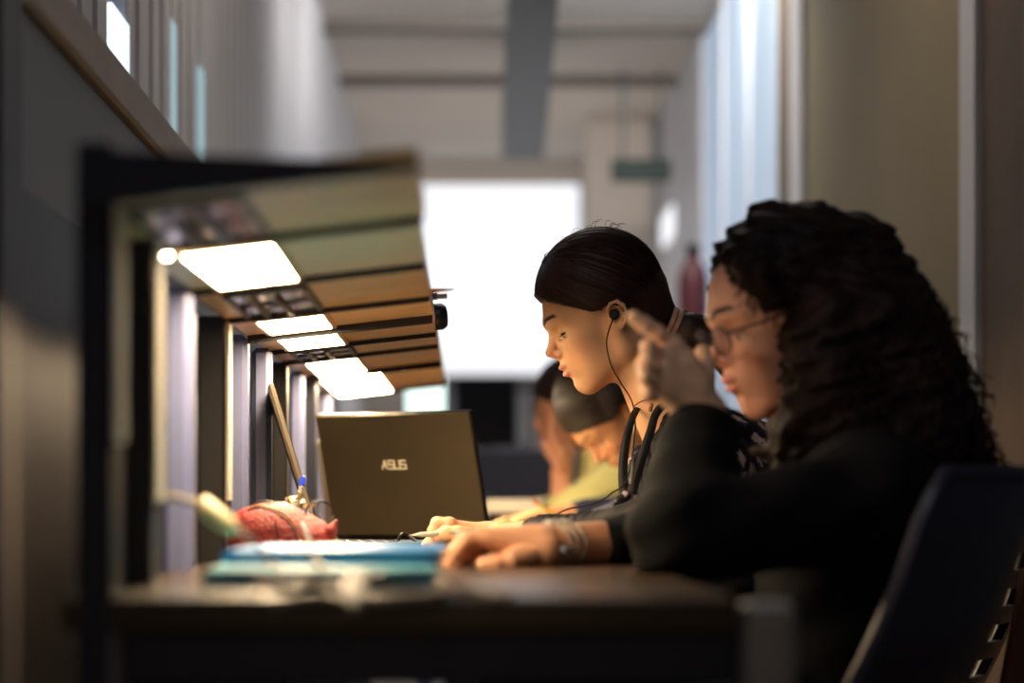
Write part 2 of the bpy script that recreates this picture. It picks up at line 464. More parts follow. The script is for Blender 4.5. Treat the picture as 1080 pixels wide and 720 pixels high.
# ================================================================== LAMP SHELF
def zb(x, near): # underside height (relative to the eye)
    return (.244+(x+.295)*.117) if near else (.2385+(x+.312)*.112)
bays = [1.89, 2.22, 2.65, 3.03, 3.34, 3.69, 3.98, 4.46, 5.35]
lit = {1, 3, 4, 6, 7}
units = [(0, 2, 'nearest lamp shelf over the desk with navy end bracket, one lamp lit'), (2, 5, 'middle lamp shelf with warm wooden underside and two adjoining lit lamps'), (5, 8, 'farthest lamp shelf with two blurred lit lamps above the laptop')]
def shelf_prism(mb, x0, x1, y0, y1, near, dz0, dz1):
    poly = [(x0, y0, EYE+zb(x0, near)+dz0), (x1, y0, EYE+zb(x1, near)+dz0), (x1, y0, EYE+zb(x1, near)+dz1), (x0, y0, EYE+zb(x0, near)+dz1)]
    return mb.prism(poly, (0, y1-y0, 0))
posts = {0: [(1.89, -.323, .030, M_navy, .296), (2.14, -.322, .028, M_dark, .246), (2.585, -.346, .036, M_lav, .24)],
         1: [(3.0, -.352, .036, M_dark, .24), (3.34, -.35, .031, M_lav, .24), (3.6, -.3375, .031, M_greyp, .238)],
         2: [(3.98, -.337, .026, M_dark, .238), (4.27, -.330, .028, M_lav, .237), (4.62, -.327, .026, M_navy, .237), (5.1, -.33, .03, M_lav, .236)]}
for ui, (b0, b1, lab) in enumerate(units):
    u = empty('lamp_shelf', (-.32, bays[b0], 0), lab, 'shelf', 'lamp shelves over the desks')
    for b in range(b0, b1):
        near = b < 2; y0, y1 = bays[b], bays[b+1]; xf = -.039 if b == 0 else -.046
        if b == 7: y1 -= .02
        mb = shelf_prism(MB(), -.318, xf, y0+.003, y1-.003, near, 0, .018)
        mb.build('shelf_board', M_wood if b in (0, 2, 6) else M_wood2, u, False)
        # bracket blade under the joint
        mb = shelf_prism(MB(), -.318, xf-.001, y1-.007, y1+.002, near, -.012 if b in (3, 6) else -.007, .0)
        mb.build('joint_strip', M_navy if b in (0, 1, 4, 6) else M_dark, u, False)
        # lamp fixture
        on = b in lit; xa, xb = (-.281, -.192) if b != 7 else (-.29, -.17)
        ya, yb = y0+.045, y1-.034
        mb = MB()
        for (p, q, r, s) in ((xa-.006, xa, ya-.005, yb+.005), (xb, xb+.006, ya-.005, yb+.005), (xa, xb, ya-.005, ya), (xa, xb, yb, yb+.005), (xa, xb, (ya+yb)/2-.003, (ya+yb)/2+.003)):
            shelf_prism(mb, p, q, r, s, near, -.006, .001)
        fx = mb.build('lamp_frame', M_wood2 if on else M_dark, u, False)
        ym = (ya+yb)/2
        for (r, s) in ((ya, ym-.003), (ym+.003, yb)):
            if on: shelf_prism(MB(), xa, xb, r, s, near, -.005, .0).build('lit_cover', M_lamp, fx, False)
            else:
                shelf_prism(MB(), xa, xb, r, s, near, -.003, .0).build('reflector', M_refl, fx, False)
                mb = MB()
                for t in (.25, .6): mb.tube([(xa+(xb-xa)*t, r, EYE+zb(xa, near)-.004+.006*t), (xa+(xb-xa)*t, s, EYE+zb(xa, near)-.004+.006*t)], .004, 8)
                mb.build('unlit_tube', M_black if b != 0 else M_greyp, fx)
        xm = (xa+xb)/2+.004; zz = EYE+zb(xm, near)
        MB().prism([(xm-.012, ym, zz-.004), (xm+.012, ym, zz-.004), (xm+.003, ym, zz-.010)], (0, .006, 0)).build('clip', M_dark, fx, False)
        if on and not near: MB().tube([(xa-.02, ya, EYE+zb(xa-.02, near)), (xa-.02, ya, EYE+zb(xa-.02, near)-.004)], .004, 8).build('switch', M_paper, fx)
        if b == 1: MB().lathe([(0, 0), (.004, .001), (.005, .005), (.003, .009), (0, .010)], (-.292, y0+.01, EYE+.235)).build('indicator_bulb', M_lamp, fx)
    # back fascia hanging between the posts, behind the boards
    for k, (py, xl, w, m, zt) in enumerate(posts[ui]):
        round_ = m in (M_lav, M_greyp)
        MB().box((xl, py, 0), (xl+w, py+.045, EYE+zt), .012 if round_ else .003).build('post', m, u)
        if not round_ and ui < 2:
            MB().box((xl+w, py+.012, DESK+.02+(.11 if k == 0 and ui == 0 else .06)), (xl+w+.004, py+.055, EYE+zt-.006), .0008).build('lit_side_strip', MATS['paper'], u)  # pale strip stands in for lamp light on the post's side
    if ui == 0:
        poly = [(-.318, 1.874, EYE+.240), (-.039, 1.874, EYE+.2705), (-.037, 1.874, EYE+.2755), (-.318, 1.874, EYE+.287)]
        MB().prism(poly, (0, .015, 0)).build('end_bracket', M_navy, u, False)
# things on the shelf that stick out over its front edge
zt = EYE+zb(-.046, False)+.018
pp = empty('paper_sheet', (-.06, 3.14, zt), 'thin tan paper corner sticking out over the shelf edge', 'paper')
MB().prism([(-.20, 3.10, zt+.0006), (-.015, 3.14, zt+.0006), (-.09, 3.26, zt+.0006), (-.26, 3.22, zt+.0006)], (0, 0, .0016)).build('sheet', mat('tan_paper', rgb(214,160,90), .7), pp, False)
pn = empty('grey_marker', (-.05, 3.29, zt), 'small grey marker end sticking out over the shelf edge below the paper', 'marker')
MB().tube([(-.15, 3.32, zt+.0055), (-.04, 3.295, zt+.0055)], .0052, 10).build('barrel', M_greyp, pn); MB().tube([(-.04, 3.295, zt+.0055), (-.026, 3.292, zt+.0055)], .0038, 10).build('cap', M_cable, pn)
hp = empty('headphones', (-.06, 3.62, zt), 'dark headphones lying over the front edge of the shelf', 'headphones')
c = P(461, 336, 3.62)
MB().lathe([(0, -.012), (.018, -.012), (.021, -.006), (.021, .006), (.017, .012), (0, .012)], c+Vector((.002, 0, .003)), (1, .2, .1)).build('ear_cup', mat('dark_blue_black', rgb(14,24,38), .35), hp)
MB().lathe([(0, -.012), (.018, -.012), (.021, -.006), (.021, .006), (.017, .012), (0, .012)], (-.19, 3.66, zt+.022), (1, .2, .1)).build('ear_cup', M_black, hp)
MB().tube(smooth_path([c+Vector((-.0, .01, .018)), Vector((-.07, 3.70, zt+.03)), Vector((-.12, 3.76, zt+.022)), Vector((-.17, 3.70, zt+.03)), Vector((-.19, 3.66, zt+.035))]), .004).build('headband', M_black, hp)

# ================================================================== LAPTOPS
def laptop(R, ang, w, h, tilt, d, lidm, label, logo=False, edge=M_black):
    """R: right end of the hinge seen from behind the lid; ang: direction of the hinge line from R to the left end"""
    root = empty('laptop', (R.x, R.y, DESK), label, 'laptop')
    wd = Vector((math.cos(ang), math.sin(ang), 0))          # towards the left end
    nb = Vector((wd.y, -wd.x, 0)).normalized()
    if nb.y > 0 and abs(nb.y) > .3: nb = -nb
    if abs(nb.y) <= .3 and nb.x > 0: nb = -nb               # out of the back of the lid
    up = (Vector((0, 0, math.cos(tilt)))+nb*math.sin(tilt))
    nn = wd.cross(up).normalized()
    if nn.dot(nb) < 0: nn = -nn
    O = Vector((R.x, R.y, DESK+.014))
    M = Matrix(((wd.x, up.x, nn.x, O.x), (wd.y, up.y, nn.y, O.y), (wd.z, up.z, nn.z, O.z), (0, 0, 0, 1)))
    MB().box((.003, .003, -.001), (w-.003, h-.003, .004), .0015, M).build('lid', lidm, root)
    MB().box((0, 0, -.006), (w, h, .002), .002, M).build('lid_rim', edge, root)
    MB().box((.012, .02, -.0068), (w-.012, h-.012, -.0062), 0, M).build('screen', M_screen, root, False)
    MB().tube([M @ Vector((.03, .001, -.004)), M @ Vector((w-.03, .001, -.004))], .006, 10).build('hinge', M_black, root)
    MB_ = Matrix(((wd.x, -nb.x, 0, R.x), (wd.y, -nb.y, 0, R.y), (0, 0, 1, DESK), (0, 0, 0, 1)))
    MB().box((0, .004, .002), (w, d, .016), .003, MB_).build('base', M_black, root)
    mb = MB()
    for r in range(5):
        for q in range(14): mb.box((.03+q*(w-.06)/14, .03+r*.019, .016), (.03+(q+.88)*(w-.06)/14, .03+r*.019+.016, .0175), .0006, MB_)
    mb.build('keyboard', M_screen, root)
    if logo:
        return root, M
    return root, M
Rl = P(517, 573, 3.93); Rl.z = DESK
lp, ML = laptop(Rl, math.radians(180-38), .355, .226, math.radians(14), .24, M_lid, 'open dark laptop whose back carries a silver logo, standing mid-desk', True)
# lettering: in lid coordinates, x grows to the left end as seen from behind, so letters are mirrored in x
def strokes(root, ML, cx_, cy_, H, W):
    mb = MB()
    def bar(pts, t=.0016):
        for a, b_ in zip(pts[:-1], pts[1:]):
            a = Vector((*a, 0)); b2 = Vector((*b_, 0)); dv = (b2-a).normalized(); pr = Vector((-dv.y, dv.x, 0))*t
            e = dv*t*.6
            q = [a-pr-e, b2-pr+e, b2+pr+e, a+pr-e]
            q = [ML @ Vector((cx_-v.x, cy_+v.y, .0042)) for v in q]
            nz = (ML.to_3x3() @ Vector((0, 0, 1)))*.0008
            mb.prism(q, nz)
    x = -2*W
    g = W*.82
    bar([(x, 0), (x+g*.62, H)]); bar([(x+g*.62, H), (x+g*.95, 0)]); bar([(x+g*.42, H*.34), (x+g*.72, H*.34)], .0012)
    for k, ch in enumerate('SUS'):
        x0 = x+W*(k+1)+.001; x1 = x0+g
        if ch == 'S': bar([(x1, H), (x0, H), (x0, H*.52), (x1, H*.52), (x1, 0), (x0, 0)])
        else: bar([(x0, H), (x0, 0), (x1, 0), (x1, H)])
    mb.build('logo_lettering', M_logo, root, False)
def on_lid(px, py, M):
    o = Vector((0, 0, EYE)); d = (P(px, py, 1.0)-o); Mi = M.inverted(); a = Mi @ o; b_ = Mi.to_3x3() @ d
    t = (.004-a.z)/b_.z; return a+b_*t
c = on_lid(416.5, 494, ML); c1 = on_lid(429.5, 485.5, ML)
strokes(lp, ML, c.x, c.y, abs(c1.y-c.y)*1.0, abs(on_lid(404, 490, ML).x-on_lid(430, 490, ML).x)/4.05)
laptop(Vector((-.240, 3.66, DESK)), math.radians(-85.2), .26, .25, math.radians(17), .19, M_lidgrey, 'slim laptop seen edge-on leaning beside the posts behind the pencil case', edge=M_lidgrey)
laptop(Vector((-.145, 4.62, DESK)), math.radians(180-20), .15, .19, math.radians(12), .18, M_lidgrey, 'pale grey-brown screen back half hidden behind the dark laptop', edge=M_cable)

# ================================================================== THINGS ON THE DESK
def folder(name, lab, x0, x1, ya, yb, z0, th, m, rot):
    r = empty(name, ((x0+x1)/2, ya, z0), lab, 'folder', 'blue plastic folders on the desk')
    c = Vector(((x0+x1)/2, (ya+yb)/2, 0)); M = Matrix.Translation(c) @ Matrix.Rotation(rot, 4, 'Z') @ Matrix.Translation(-c)
    MB().box((x0, ya, z0), (x1, yb, z0+th*.34), .002, M).build('back_cover', m, r)
    MB().box((x0+.004, ya+.004, z0+th*.34), (x1-.006, yb-.004, z0+th*.66), .001, M).build('papers', M_teal if m is M_blue else M_blue, r)
    MB().box((x0, ya+.002, z0+th*.66), (x1, yb, z0+th), .002, M).build('front_cover', m, r)
    MB().tube([M @ Vector((x0+.001, ya, z0+th*.5)), M @ Vector((x0+.001, yb, z0+th*.5))], th*.5, 10).build('spine', m, r)
folder('plastic_folder', 'turquoise folder at the bottom of the pair, nearer the desk end', -.245, -.03, 2.12, 2.42, DESK+.0005, .016, M_teal, .05)
folder('plastic_folder', 'bright blue folder lying on top of the turquoise one', -.232, -.022, 2.26, 2.56, DESK+.017, .015, M_blue, -.02)
nb = empty('notebook', (.0, 2.9, DESK), 'open notebook under the writing hand', 'notebook')
MB().box((-.12, 3.0, DESK+.001), (.06, 3.3, DESK+.007), .001).build('pages', M_paper, nb); MB().box((-.125, 2.995, DESK), (.065, 3.305, DESK+.001)).build('cover', M_teal, nb)
nb = empty('open_book', (.1, 4.9, DESK), 'cream open book on the desk beyond the dark laptop', 'book')
MB().box((.06, 4.55, DESK+.001), (.30, 4.85, DESK+.012), .002).build('pages', M_paper, nb); MB().box((.055, 4.545, DESK), (.305, 4.855, DESK+.0015)).build('cover', M_wood3, nb)
nb = empty('closed_book', (.12, 5.9, DESK), 'white book lying closed on the farthest desk', 'book')
MB().box((.06, 5.72, DESK+.0), (.205, 5.95, DESK+.045), .004).build('cover', M_navy, nb); MB().box((.055, 5.71, DESK+.045), (.20, 5.94, DESK+.08), .004).build('pages', M_paper, nb)

# red pencil case -------------------------------------------------
pcs = empty('pencil_case', (-.25, 3.15, DESK), 'red textured pencil case lying open with brass zip', 'pencil case')
f = Field((-.36, 3.04, DESK-.01), (-.14, 3.27, DESK+.12), .0022)
f.el((-.262, 3.15, DESK+.030), (.066, .052, .046), .01).el((-.215, 3.14, DESK+.022), (.040, .042, .030), .02).rc((-.30, 3.15, DESK+.03), (-.255, 3.15, DESK+.035), .033, .034, .02)
f.el((-.222, 3.165, DESK+.070), (.030, .024, .030), .008, 'sub')
g = f.grid(); f.F = np.maximum(f.F, (DESK+.0012-g[2]).astype(np.float32)); f.F += wob(g, .0004, 2).astype(np.float32)
v, q = f.mesh(); mkobj('pouch', v, q, M_red, pcs)
zp = smooth_path([P(263, 536, 3.10), P(278, 533.5, 3.10), P(298, 541, 3.098), P(312, 556, 3.095), P(319, 580, 3.09)])
MB().tube(zp, .0016, 8).build('zip', M_zip, pcs)
MB().tube([p+Vector((-.003, -.003, -.003)) for p in zp], .0014, 6).build('zip_tape', M_dkred, pcs)
MB().tube(smooth_path([P(290, 548, 3.093), P(292, 560, 3.09), P(294, 575, 3.095)]), .0011, 6).build('seam', M_dkred, pcs)
f = Field((-.23, 3.06, DESK-.005), (-.15, 3.2, DESK+.09), .002)
f.rc((-.205, 3.13, DESK+.018), (-.183, 3.12, DESK+.038), .014, .007, .01).rc((-.183, 3.12, DESK+.038), (-.176, 3.12, DESK+.052), .008, .003, .008).el((-.195, 3.13, DESK+.014), (.02, .03, .014), .01)
v, q = f.mesh(); mkobj('open_flap', v, q, M_red, pcs)
MB().tube([P(345, 575, 3.1), P(351, 582, 3.1)], .005, 8).build('zip_pull', M_zip, pcs)
gl = empty('eyeglasses', (-.22, 3.15, DESK+.06), 'thin dark-rimmed round eyeglasses resting in the open pencil case', 'eyeglasses')
def ring(c, rx, rz, tilt=0): return [c+Vector((rx*math.cos(a), tilt*math.cos(a), rz*math.sin(a))) for a in [2*math.pi*k/28 for k in range(28)]]
c1 = P(337, 541, 3.14); MB().tube(ring(c1, .019, .0165, .01), .0011, 6, closed=True).build('rim', M_black, gl)
MB().add([p for p in ring(c1, .0185, .016, .01)], [tuple(range(28))]).build('lens', M_glass, gl, False)
MB().tube(smooth_path([P(264, 531, 3.14), P(280, 528.5, 3.14), P(298, 532, 3.14), P(310, 541, 3.14), P(316, 553, 3.13)]), .0014, 6).build('temple', M_black, gl)
MB().tube(smooth_path([P(316, 551, 3.13), P(320, 545, 3.135), P(323, 540, 3.14)]), .0012, 6).build('bridge', M_black, gl)
pn = empty('blue_pen', (-.23, 3.2, DESK+.03), 'clear pen with blue cap standing in the pencil case', 'pen')
a = P(309, 552, 3.17); b_ = P(320, 503, 3.2); d = (b_-a).normalized()
MB().tube([a, b_-d*.012], .0034, 10).build('barrel', M_clear, pn); MB().tube([b_-d*.014, b_-d*.001, b_], [.0046, .0046, .003], 10).build('cap', M_penblue, pn)
for k, (x0, y0, x1, y1, m, nm, lab) in enumerate(((304, 552, 316, 520, M_clear, 'clear_pen', 'clear pen leaning left of the blue-capped pen'), (318, 556, 305, 524, M_chrome, 'silver_pen', 'silver pen crossing in the open pencil case'), (322, 558, 322, 530, M_greyp, 'grey_pencil', 'short grey pencil in the open pencil case'))):
    r = empty(nm, P(x0, y0, 3.17), lab, 'pen'); a = P(x0, y0, 3.165+.006*k); b_ = P(x1, y1, 3.18+.01*k); d = (b_-a).normalized()
    MB().tube([a, b_-d*.01], .0034, 10).build('barrel', m, r); MB().tube([b_-d*.0101, b_], [.0034, .002], 10).build('tip', M_zip, r)
# crinkled clear wrapper behind
f = Field((-.27, 3.16, DESK+.0), (-.17, 3.3, DESK+.11), .0025)
f.el(P(311, 542, 3.22), (.022, .02, .026), .01); g = f.grid(); f.F += wob(g, .004, 3).astype(np.float32); v, q = f.mesh()
w = mkobj('crumpled_wrapper', v, q, M_clear); tag(w, 'crumpled clear wrapper behind the pens in the pencil case', 'wrapper')

# cables ------------------------------------------------------------
cb = empty('charger_cable', P(164, 521, 2.3), 'pale charger cable with ivory plug hanging from the post down to the folders', 'cable')
MB().tube(smooth_path([P(166, 470, 2.32), P(164, 500, 2.31), P(167, 521, 2.3), P(185, 524, 2.28), P(212, 531, 2.26)]), .0032, 8).build('light_cord', M_cable, cb)
MB().tube([P(210, 531, 2.26), P(214, 533, 2.26), P(239, 553, 2.24), P(246, 559, 2.235)], [.006, .0105, .0105, .007], 12).build('plug', M_ivory, cb)
MB().tube(smooth_path([P(244, 557, 2.235), P(268, 572, 2.22), P(288, 594, 2.2), P(310, 606, 2.15), P(345, 614, 2.05), P(400, 612, 2.02), P(450, 603, 2.05)]), .0022, 8).build('dark_cord', M_dcable, cb)
t = empty('dark_cable', P(325, 555, 2.6), 'dark cable falling across the blue folders', 'cable')
MB().tube(smooth_path([P(318, 552, 3.0), P(328, 574, 2.5), P(334, 590, 2.2), P(348, 606, 2.14), P(372, 612, 2.12), P(405, 606, 2.1)]), .003, 8).build('cord', M_dcable, t)
t = empty('tangled_cable', P(400, 620, 2.05), 'tangled silvery cable coiled near the end of the desk', 'cable')
def onZ(px, py, z):
    Y = F_PX*(EYE-z)/(py-HY); return P(px, py, Y)
def coil(pts, r, nm, m):
    MB().tube(smooth_path([onZ(x, y, DESK+r+.0005+dz) for x, y, dz in pts]), r, 8).build(nm, m, t)
coil([(270,616,0),(330,619,0),(390,609,.002),(440,607,.004),(468,613,.002),(455,625,0),(400,632,0),(340,628,0),(290,633,0)], .0042, 'cord', M_cable)
coil([(372,636,.006),(376,618,.006),(384,607,.008),(372,606,.010),(366,620,.004),(380,630,.003),(440,628,.002),(490,622,0),(540,628,0)], .0036, 'cord', M_cable)
MB().box(onZ(368,636,DESK)+Vector((0,0,.001)), onZ(368,636,DESK)+Vector((.012,.04,.013)), .003).build('connector', M_cable, t)
t = empty('cable_bundle', P(415, 575, 3.6), 'black cable bundle lying in front of the laptop', 'cable')
MB().tube(smooth_path([onZ(x, y, DESK+.004) for x, y in ((392,577),(405,573),(428,572),(440,577),(470,578))])+[], .004, 8).build('cord', M_black, t)
MB().tube(smooth_path([P(418, 575, 3.5), P(424, 563, 3.5), P(434, 567, 3.5), P(445, 577, 3.45)]), .0028, 8).build('loop', M_black, t)

# ================================================================== FAR BACKGROUND THINGS
t = empty('monitor', (0, 9.0, 0), 'dark monitor standing in the blurred distance beyond the laptop', 'monitor')
a = P(480, 397, 9.0); b_ = P(545, 470, 9.0)
MB().box((a.x, 8.98, b_.z), (b_.x, 9.03, a.z), .008).build('casing', M_black, t); MB().box((a.x+.012, 8.976, b_.z+.012), (b_.x-.012, 8.98, a.z-.012)).build('screen', M_screen, t, False)
MB().box(((a.x+b_.x)/2-.02, 9.03, EYE+.192), ((a.x+b_.x)/2+.02, 9.06, b_.z+.1), .004).build('stand', M_black, t)
t = empty('cabinet', (.1, 8.6, 0), 'dark grey-violet cabinet standing under the distant monitor', 'cabinet')
a = P(476, 455, 8.9)
MB().box((-.08, 8.7, 0), (.42, 9.3, EYE+.19), .01).build('body', mat('grey_violet_laminate', rgb(52,50,60), .5), t)
for zz in (.15, .5): MB().box((-.06, 8.685, zz), (.40, 8.7, zz+.32), .004).build('drawer', M_chair, t)
t = empty('green_cup', P(510, 505, 6.4), 'small green cup-shaped thing in the distance right of the laptop', 'cup')
c = onZ(511, 556.0, DESK) if False else Vector(((511-490)/2400*6.5, 6.5, DESK))
MB().lathe([(0, 0), (.024, 0), (.030, .085), (.027, .085), (.022, .004), (0, .004)], c).build('cup_body', mat('green_plastic', rgb(24,104,70), .5), t)
MB().lathe([(.031, .083), (.031, .09), (0, .092)], c).build('lid', M_green, t)
t = empty('lit_screen', P(448, 415, 8.2), 'glowing greenish-white screen in the distance above the laptop lid', 'screen')
a = P(428, 398, 8.2); b_ = P(469, 450, 8.2)
MB().box((a.x-.01, 8.2, b_.z), (b_.x+.01, 8.23, a.z+.01), .006).build('casing', M_greyp, t)
MB().box((a.x, 8.194, b_.z+.01), (b_.x, 8.2, a.z)).build('panel', mat('glowing_panel', rgb(200,255,230), .4, emit=(.82,1,.93,1), estr=1.3), t, False)
MB().box(((a.x+b_.x)/2-.03, 8.2, 0), ((a.x+b_.x)/2+.03, 8.24, b_.z+.02), .004).build('stand', M_greyp, t)
# ================================================================== PEOPLE
def head_frame(H, pitch, yaw, s=1.0):
    c, sn = math.cos(math.radians(pitch)), math.sin(math.radians(pitch)); cy, sy = math.cos(math.radians(yaw)), math.sin(math.radians(yaw))
    u = Vector((-c*cy, -c*sy, -sn)); v = Vector((-sn*cy, -sn*sy, c)); w = u.cross(v)
    return Matrix(((u.x*s, v.x*s, w.x*s, H.x), (u.y*s, v.y*s, w.y*s, H.y), (u.z*s, v.z*s, w.z*s, H.z), (0, 0, 0, 1)))
def xf(M, V):
    A = np.array(M.to_3x3()); return V @ A.T+np.array(M.translation)
def loc_(M, p): return M.inverted() @ Vector(p)

def make_head(h, neck_end, neck_r=(.052, .056), base=(200,150,118), detail=True):
    f = Field((-.13, -.24, -.10), (.14, .15, .10), h)
    f.el((-.004, .042, 0), (.098, .087, .073), .01)
    f.el((.040, .030, 0), (.060, .070, .062), .02)                     # forehead
    f.el((.046, -.020, 0), (.050, .068, .054), .02)                    # face block
    for s in (-1, 1):
        f.rc((.004, -.055, .046*s), (.074, -.083, .015*s), .016, .014, .022)   # jaw
        f.rc((.002, -.010, .060*s), (.004, -.052, .050*s), .012, .014, .02)
        f.el((.066, -.014, .040*s), (.022, .017, .019), .018)           # cheekbone
        f.el((.052, -.045, .033*s), (.030, .032, .022), .02)
        f.rc((.094, .037, .010*s), (.076, .036, .044*s), .011, .010, .012)      # brow
    f.el((.080, -.078, 0), (.0195, .0165, .020), .012)                  # chin
    f.rc((.02, -.080, 0), (.075, -.088, 0), .010, .008, .02)
    f.el((.084, -.042, 0), (.022, .030, .030), .014)                    # muzzle
    for s in (-1, 1): f.el((.101, .0135, .031*s), (.0150, .0110, .0185), .011, 'sub')
    for s in (-1, 1): f.el((.0765, .0125, .0315*s), (.0142, .0130, .0150), .004)
    # nose
    f.rc((.093, .024, 0), (.1105, -.005, 0), .0068, .0078, .009)
    f.el((.1145, -.0090, 0), (.0092, .0080, .0090), .006)
    f.rc((.110, -.0175, 0), (.100, -.026, 0), .0050, .0060, .006)
    for s in (-1, 1):
        f.el((.1010, -.0165, .0125*s), (.0095, .0075, .0062), .005)
        f.el((.1035, -.0255, .0075*s), (.0045, .0030, .0030), .002, 'sub')
    # lips
    f.el((.1040, -.0400, 0), (.0092, .0055, .0180), .006)
    f.el((.1020, -.0535, 0), (.0092, .0060, .0160), .006)
    f.rc((.1110, -.0465, 0), (.0930, -.0480, .021), .0014, .0014, .003, 'sub'); f.rc((.1110, -.0465, 0), (.0930, -.0480, -.021), .0014, .0014, .003, 'sub')
    f.el((.1075, -.0655, 0), (.0080, .0050, .016), .008, 'sub')
    if detail:
        for s in (-1, 1):                                               # half closed lids looking down
            f.rc((.0930, .0055, .020*s), (.0850, .0060, .0450*s), .0042, .0036, .0015, 'sub')
            f.rc((.0915, .0165, .021*s), (.0855, .0170, .042*s), .0010, .0010, .003, 'sub')
    # ears
    for s in (-1, 1):
        w = .0735*s; o = .0125*s; E0 = lambda p: (p[0]*.80-.001, p[1]*.74-.002, p[2])
        f.el((-.005, .003, w), (.014, .020, .006), .006)
        pts = [(.010, .010, w+o*.25), (.012, .024, w+o*.55), (.002, .035, w+o*.9), (-.012, .034, w+o*1.15), (-.021, .020, w+o*1.25), (-.021, .002, w+o*1.1), (-.013, -.014, w+o*.8), (-.003, -.022, w+o*.5)]
        for a, b in zip(pts[:-1], pts[1:]): f.rc(E0(a), E0(b), .0031, .0031, .003)
        f.el((-.001, -.017, w+o*.4), (.0060, .0070, .0038), .003)
        pts = [(-.004, .026, w+o*.7), (-.013, .018, w+o*.85), (-.013, .002, w+o*.8), (-.004, -.010, w+o*.6)]
        for a, b in zip(pts[:-1], pts[1:]): f.rc(E0(a), E0(b), .0022, .0022, .003)
        f.el((.001, .003, w+o*.7), (.0065, .008, .0060), .003, 'sub')
        f.rc((.007, .002, w+o*.35), (.006, -.005, w+o*.35), .003, .003, .003)
    # neck
    ne = Vector(neck_end)
    f.rc((-.024, -.005, 0), tuple(ne), neck_r[0], neck_r[1], .022)
    V, Q = f.mesh()
    u, v, w = V[:, 0], V[:, 1], np.abs(V[:, 2])
    C = np.tile(np.array(rgb(*base)[:3]), (len(V), 1))
    def blend(m, col):
        m = np.clip(m, 0, 1)[:, None]; C[:] = C*(1-m)+np.array(rgb(*col)[:3])*m
    k = 1-((u-.10)/.03)**2-((v+.012)/.02)**2-(w/.03)**2; blend(k*.35, (205,120,100))           # nose tip
    k = 1-((u-.07)/.03)**2-((v+.02)/.03)**2-((w-.045)/.03)**2; blend(k*.25, (205,115,90))        # cheek
    lip = np.maximum(1.3-((u-.108)/.017)**2-((v+.0408)/.0066)**2-(w/.021)**2, 1.3-((u-.106)/.017)**2-((v+.0535)/.0072)**2-(w/.019)**2)
    blend(np.clip(lip*2.0,0,1)*.55*(u > .092), (190,100,88))
    bp = np.array([(.108,.0385,.008), (.101,.0445,.022), (.090,.0445,.036), (.074,.038,.046)]); d = np.full(len(V), 1.0)
    pw = np.stack([u, v, w], 1)
    for a, b in zip(bp[:-1], bp[1:]):
        t = np.clip(((pw-a) @ (b-a))/((b-a) @ (b-a)), 0, 1); q = pw-a-t[:, None]*(b-a); d = np.minimum(d, np.sqrt((q[:, 1]*1.0)**2+(q[:, 0]*.45)**2+(q[:, 2]*.45)**2))
    blend((.0042-d)/.0016, (58,34,24))
    k = ((.0895-u)/.002 > -3)*1.0
    k = 1.2-((v-.0108)/.0024)**2-((w-.034)/.0125)**2; blend(k*(u > .078)*2, (44,26,22))        # lash line
    return V, Q, C

def hand_field(lo, hi, h=.0022): return Field(lo, hi, h)
def chain(f, pts, r0, r1, k=.004):
    n = len(pts)-1
    for i in range(n):
        ra = r0+(r1-r0)*i/n; rb = r0+(r1-r0)*(i+1)/n
        f.rc(tuple(pts[i]), tuple(pts[i+1]), ra, rb, k if i == 0 else .003)
        if i: f.el(tuple(pts[i]), (ra*1.01,)*3, .003)
def flat(V, col, seedv=0):
    C = np.tile(np.array(rgb(*col)[:3]), (len(V), 1)); return C

def limb_body(f, J, k=.03):
    for a, b, ra, rb in J: f.rc(tuple(a), tuple(b), ra, rb, k)

def legs(f, pel, extra=0.0, kx=-.42, knee_z=.50, fx=-.36, dy=.10):
    for s in (-1, 1):
        hip = Vector((pel.x, pel.y+s*.09, pel.z-.01)); kn = Vector((pel.x+kx, pel.y+s*dy, knee_z)); an = Vector((pel.x+fx, pel.y+s*dy, .10))
        f.rc(tuple(hip), tuple(kn), .078+extra, .056+extra, .03); f.rc(tuple(kn), tuple(an), .054+extra, .040+extra, .02)
        if not extra: f.rc(tuple(an), (an.x-.13, an.y, .045), .035, .028, .02)
def shoes(root, pel, fx=-.36, dy=.10):
    for s in (-1, 1):
        x = pel.x+fx; y = pel.y+s*dy
        f = Field((x-.24, y-.07, -.01), (x+.08, y+.07, .14), .006)
        f.rc((x+.01, y, .06), (x-.15, y, .045), .048, .042, .02).rc((x, y, .07), (x, y, .10), .045, .046, .02)
        g = f.grid(); f.F = np.maximum(f.F, (.004-g[2]).astype(np.float32)); v, q = f.mesh(); mkobj('shoe', v, q, M_shoe, root)

def ellip_pt(c, r, d):
    d = Vector(d).normalized(); k = 1/math.sqrt((d.x/r[0])**2+(d.y/r[1])**2+(d.z/r[2])**2); return Vector(c)+d*k

def eyes(root, M, col=(70,45,30), down=.5):
    for s in (-1, 1):
        c = Vector((.0765, .0115, .0315*s)); r = .0130
        mb = MB(); n = 20; m = 12
        d0 = Vector((1, -down, .05*s)).normalized()
        prof = [(r*math.sin(math.pi*i/m), r*math.cos(math.pi*i/m)) for i in range(m+1)]
        mb.lathe(prof, c, d0, n); V = np.array([tuple(v) for v in mb.V]); D = (V-np.array(c))/r @ np.array(d0)
        C = np.tile(np.array((.62,.56,.52)), (len(V), 1)); C[D > .90] = rgb(*col)[:3]; C[D > .975] = (.01, .01, .01)
        mkobj('eye', xf(M, V), mb.F, M_eye, root, colors=C)

def tubes_local(M, paths, r, n=4):
    mb = MB()
    for p in paths: mb.tube([M @ Vector(q) for q in p], r, n, caps=False)
    return mb

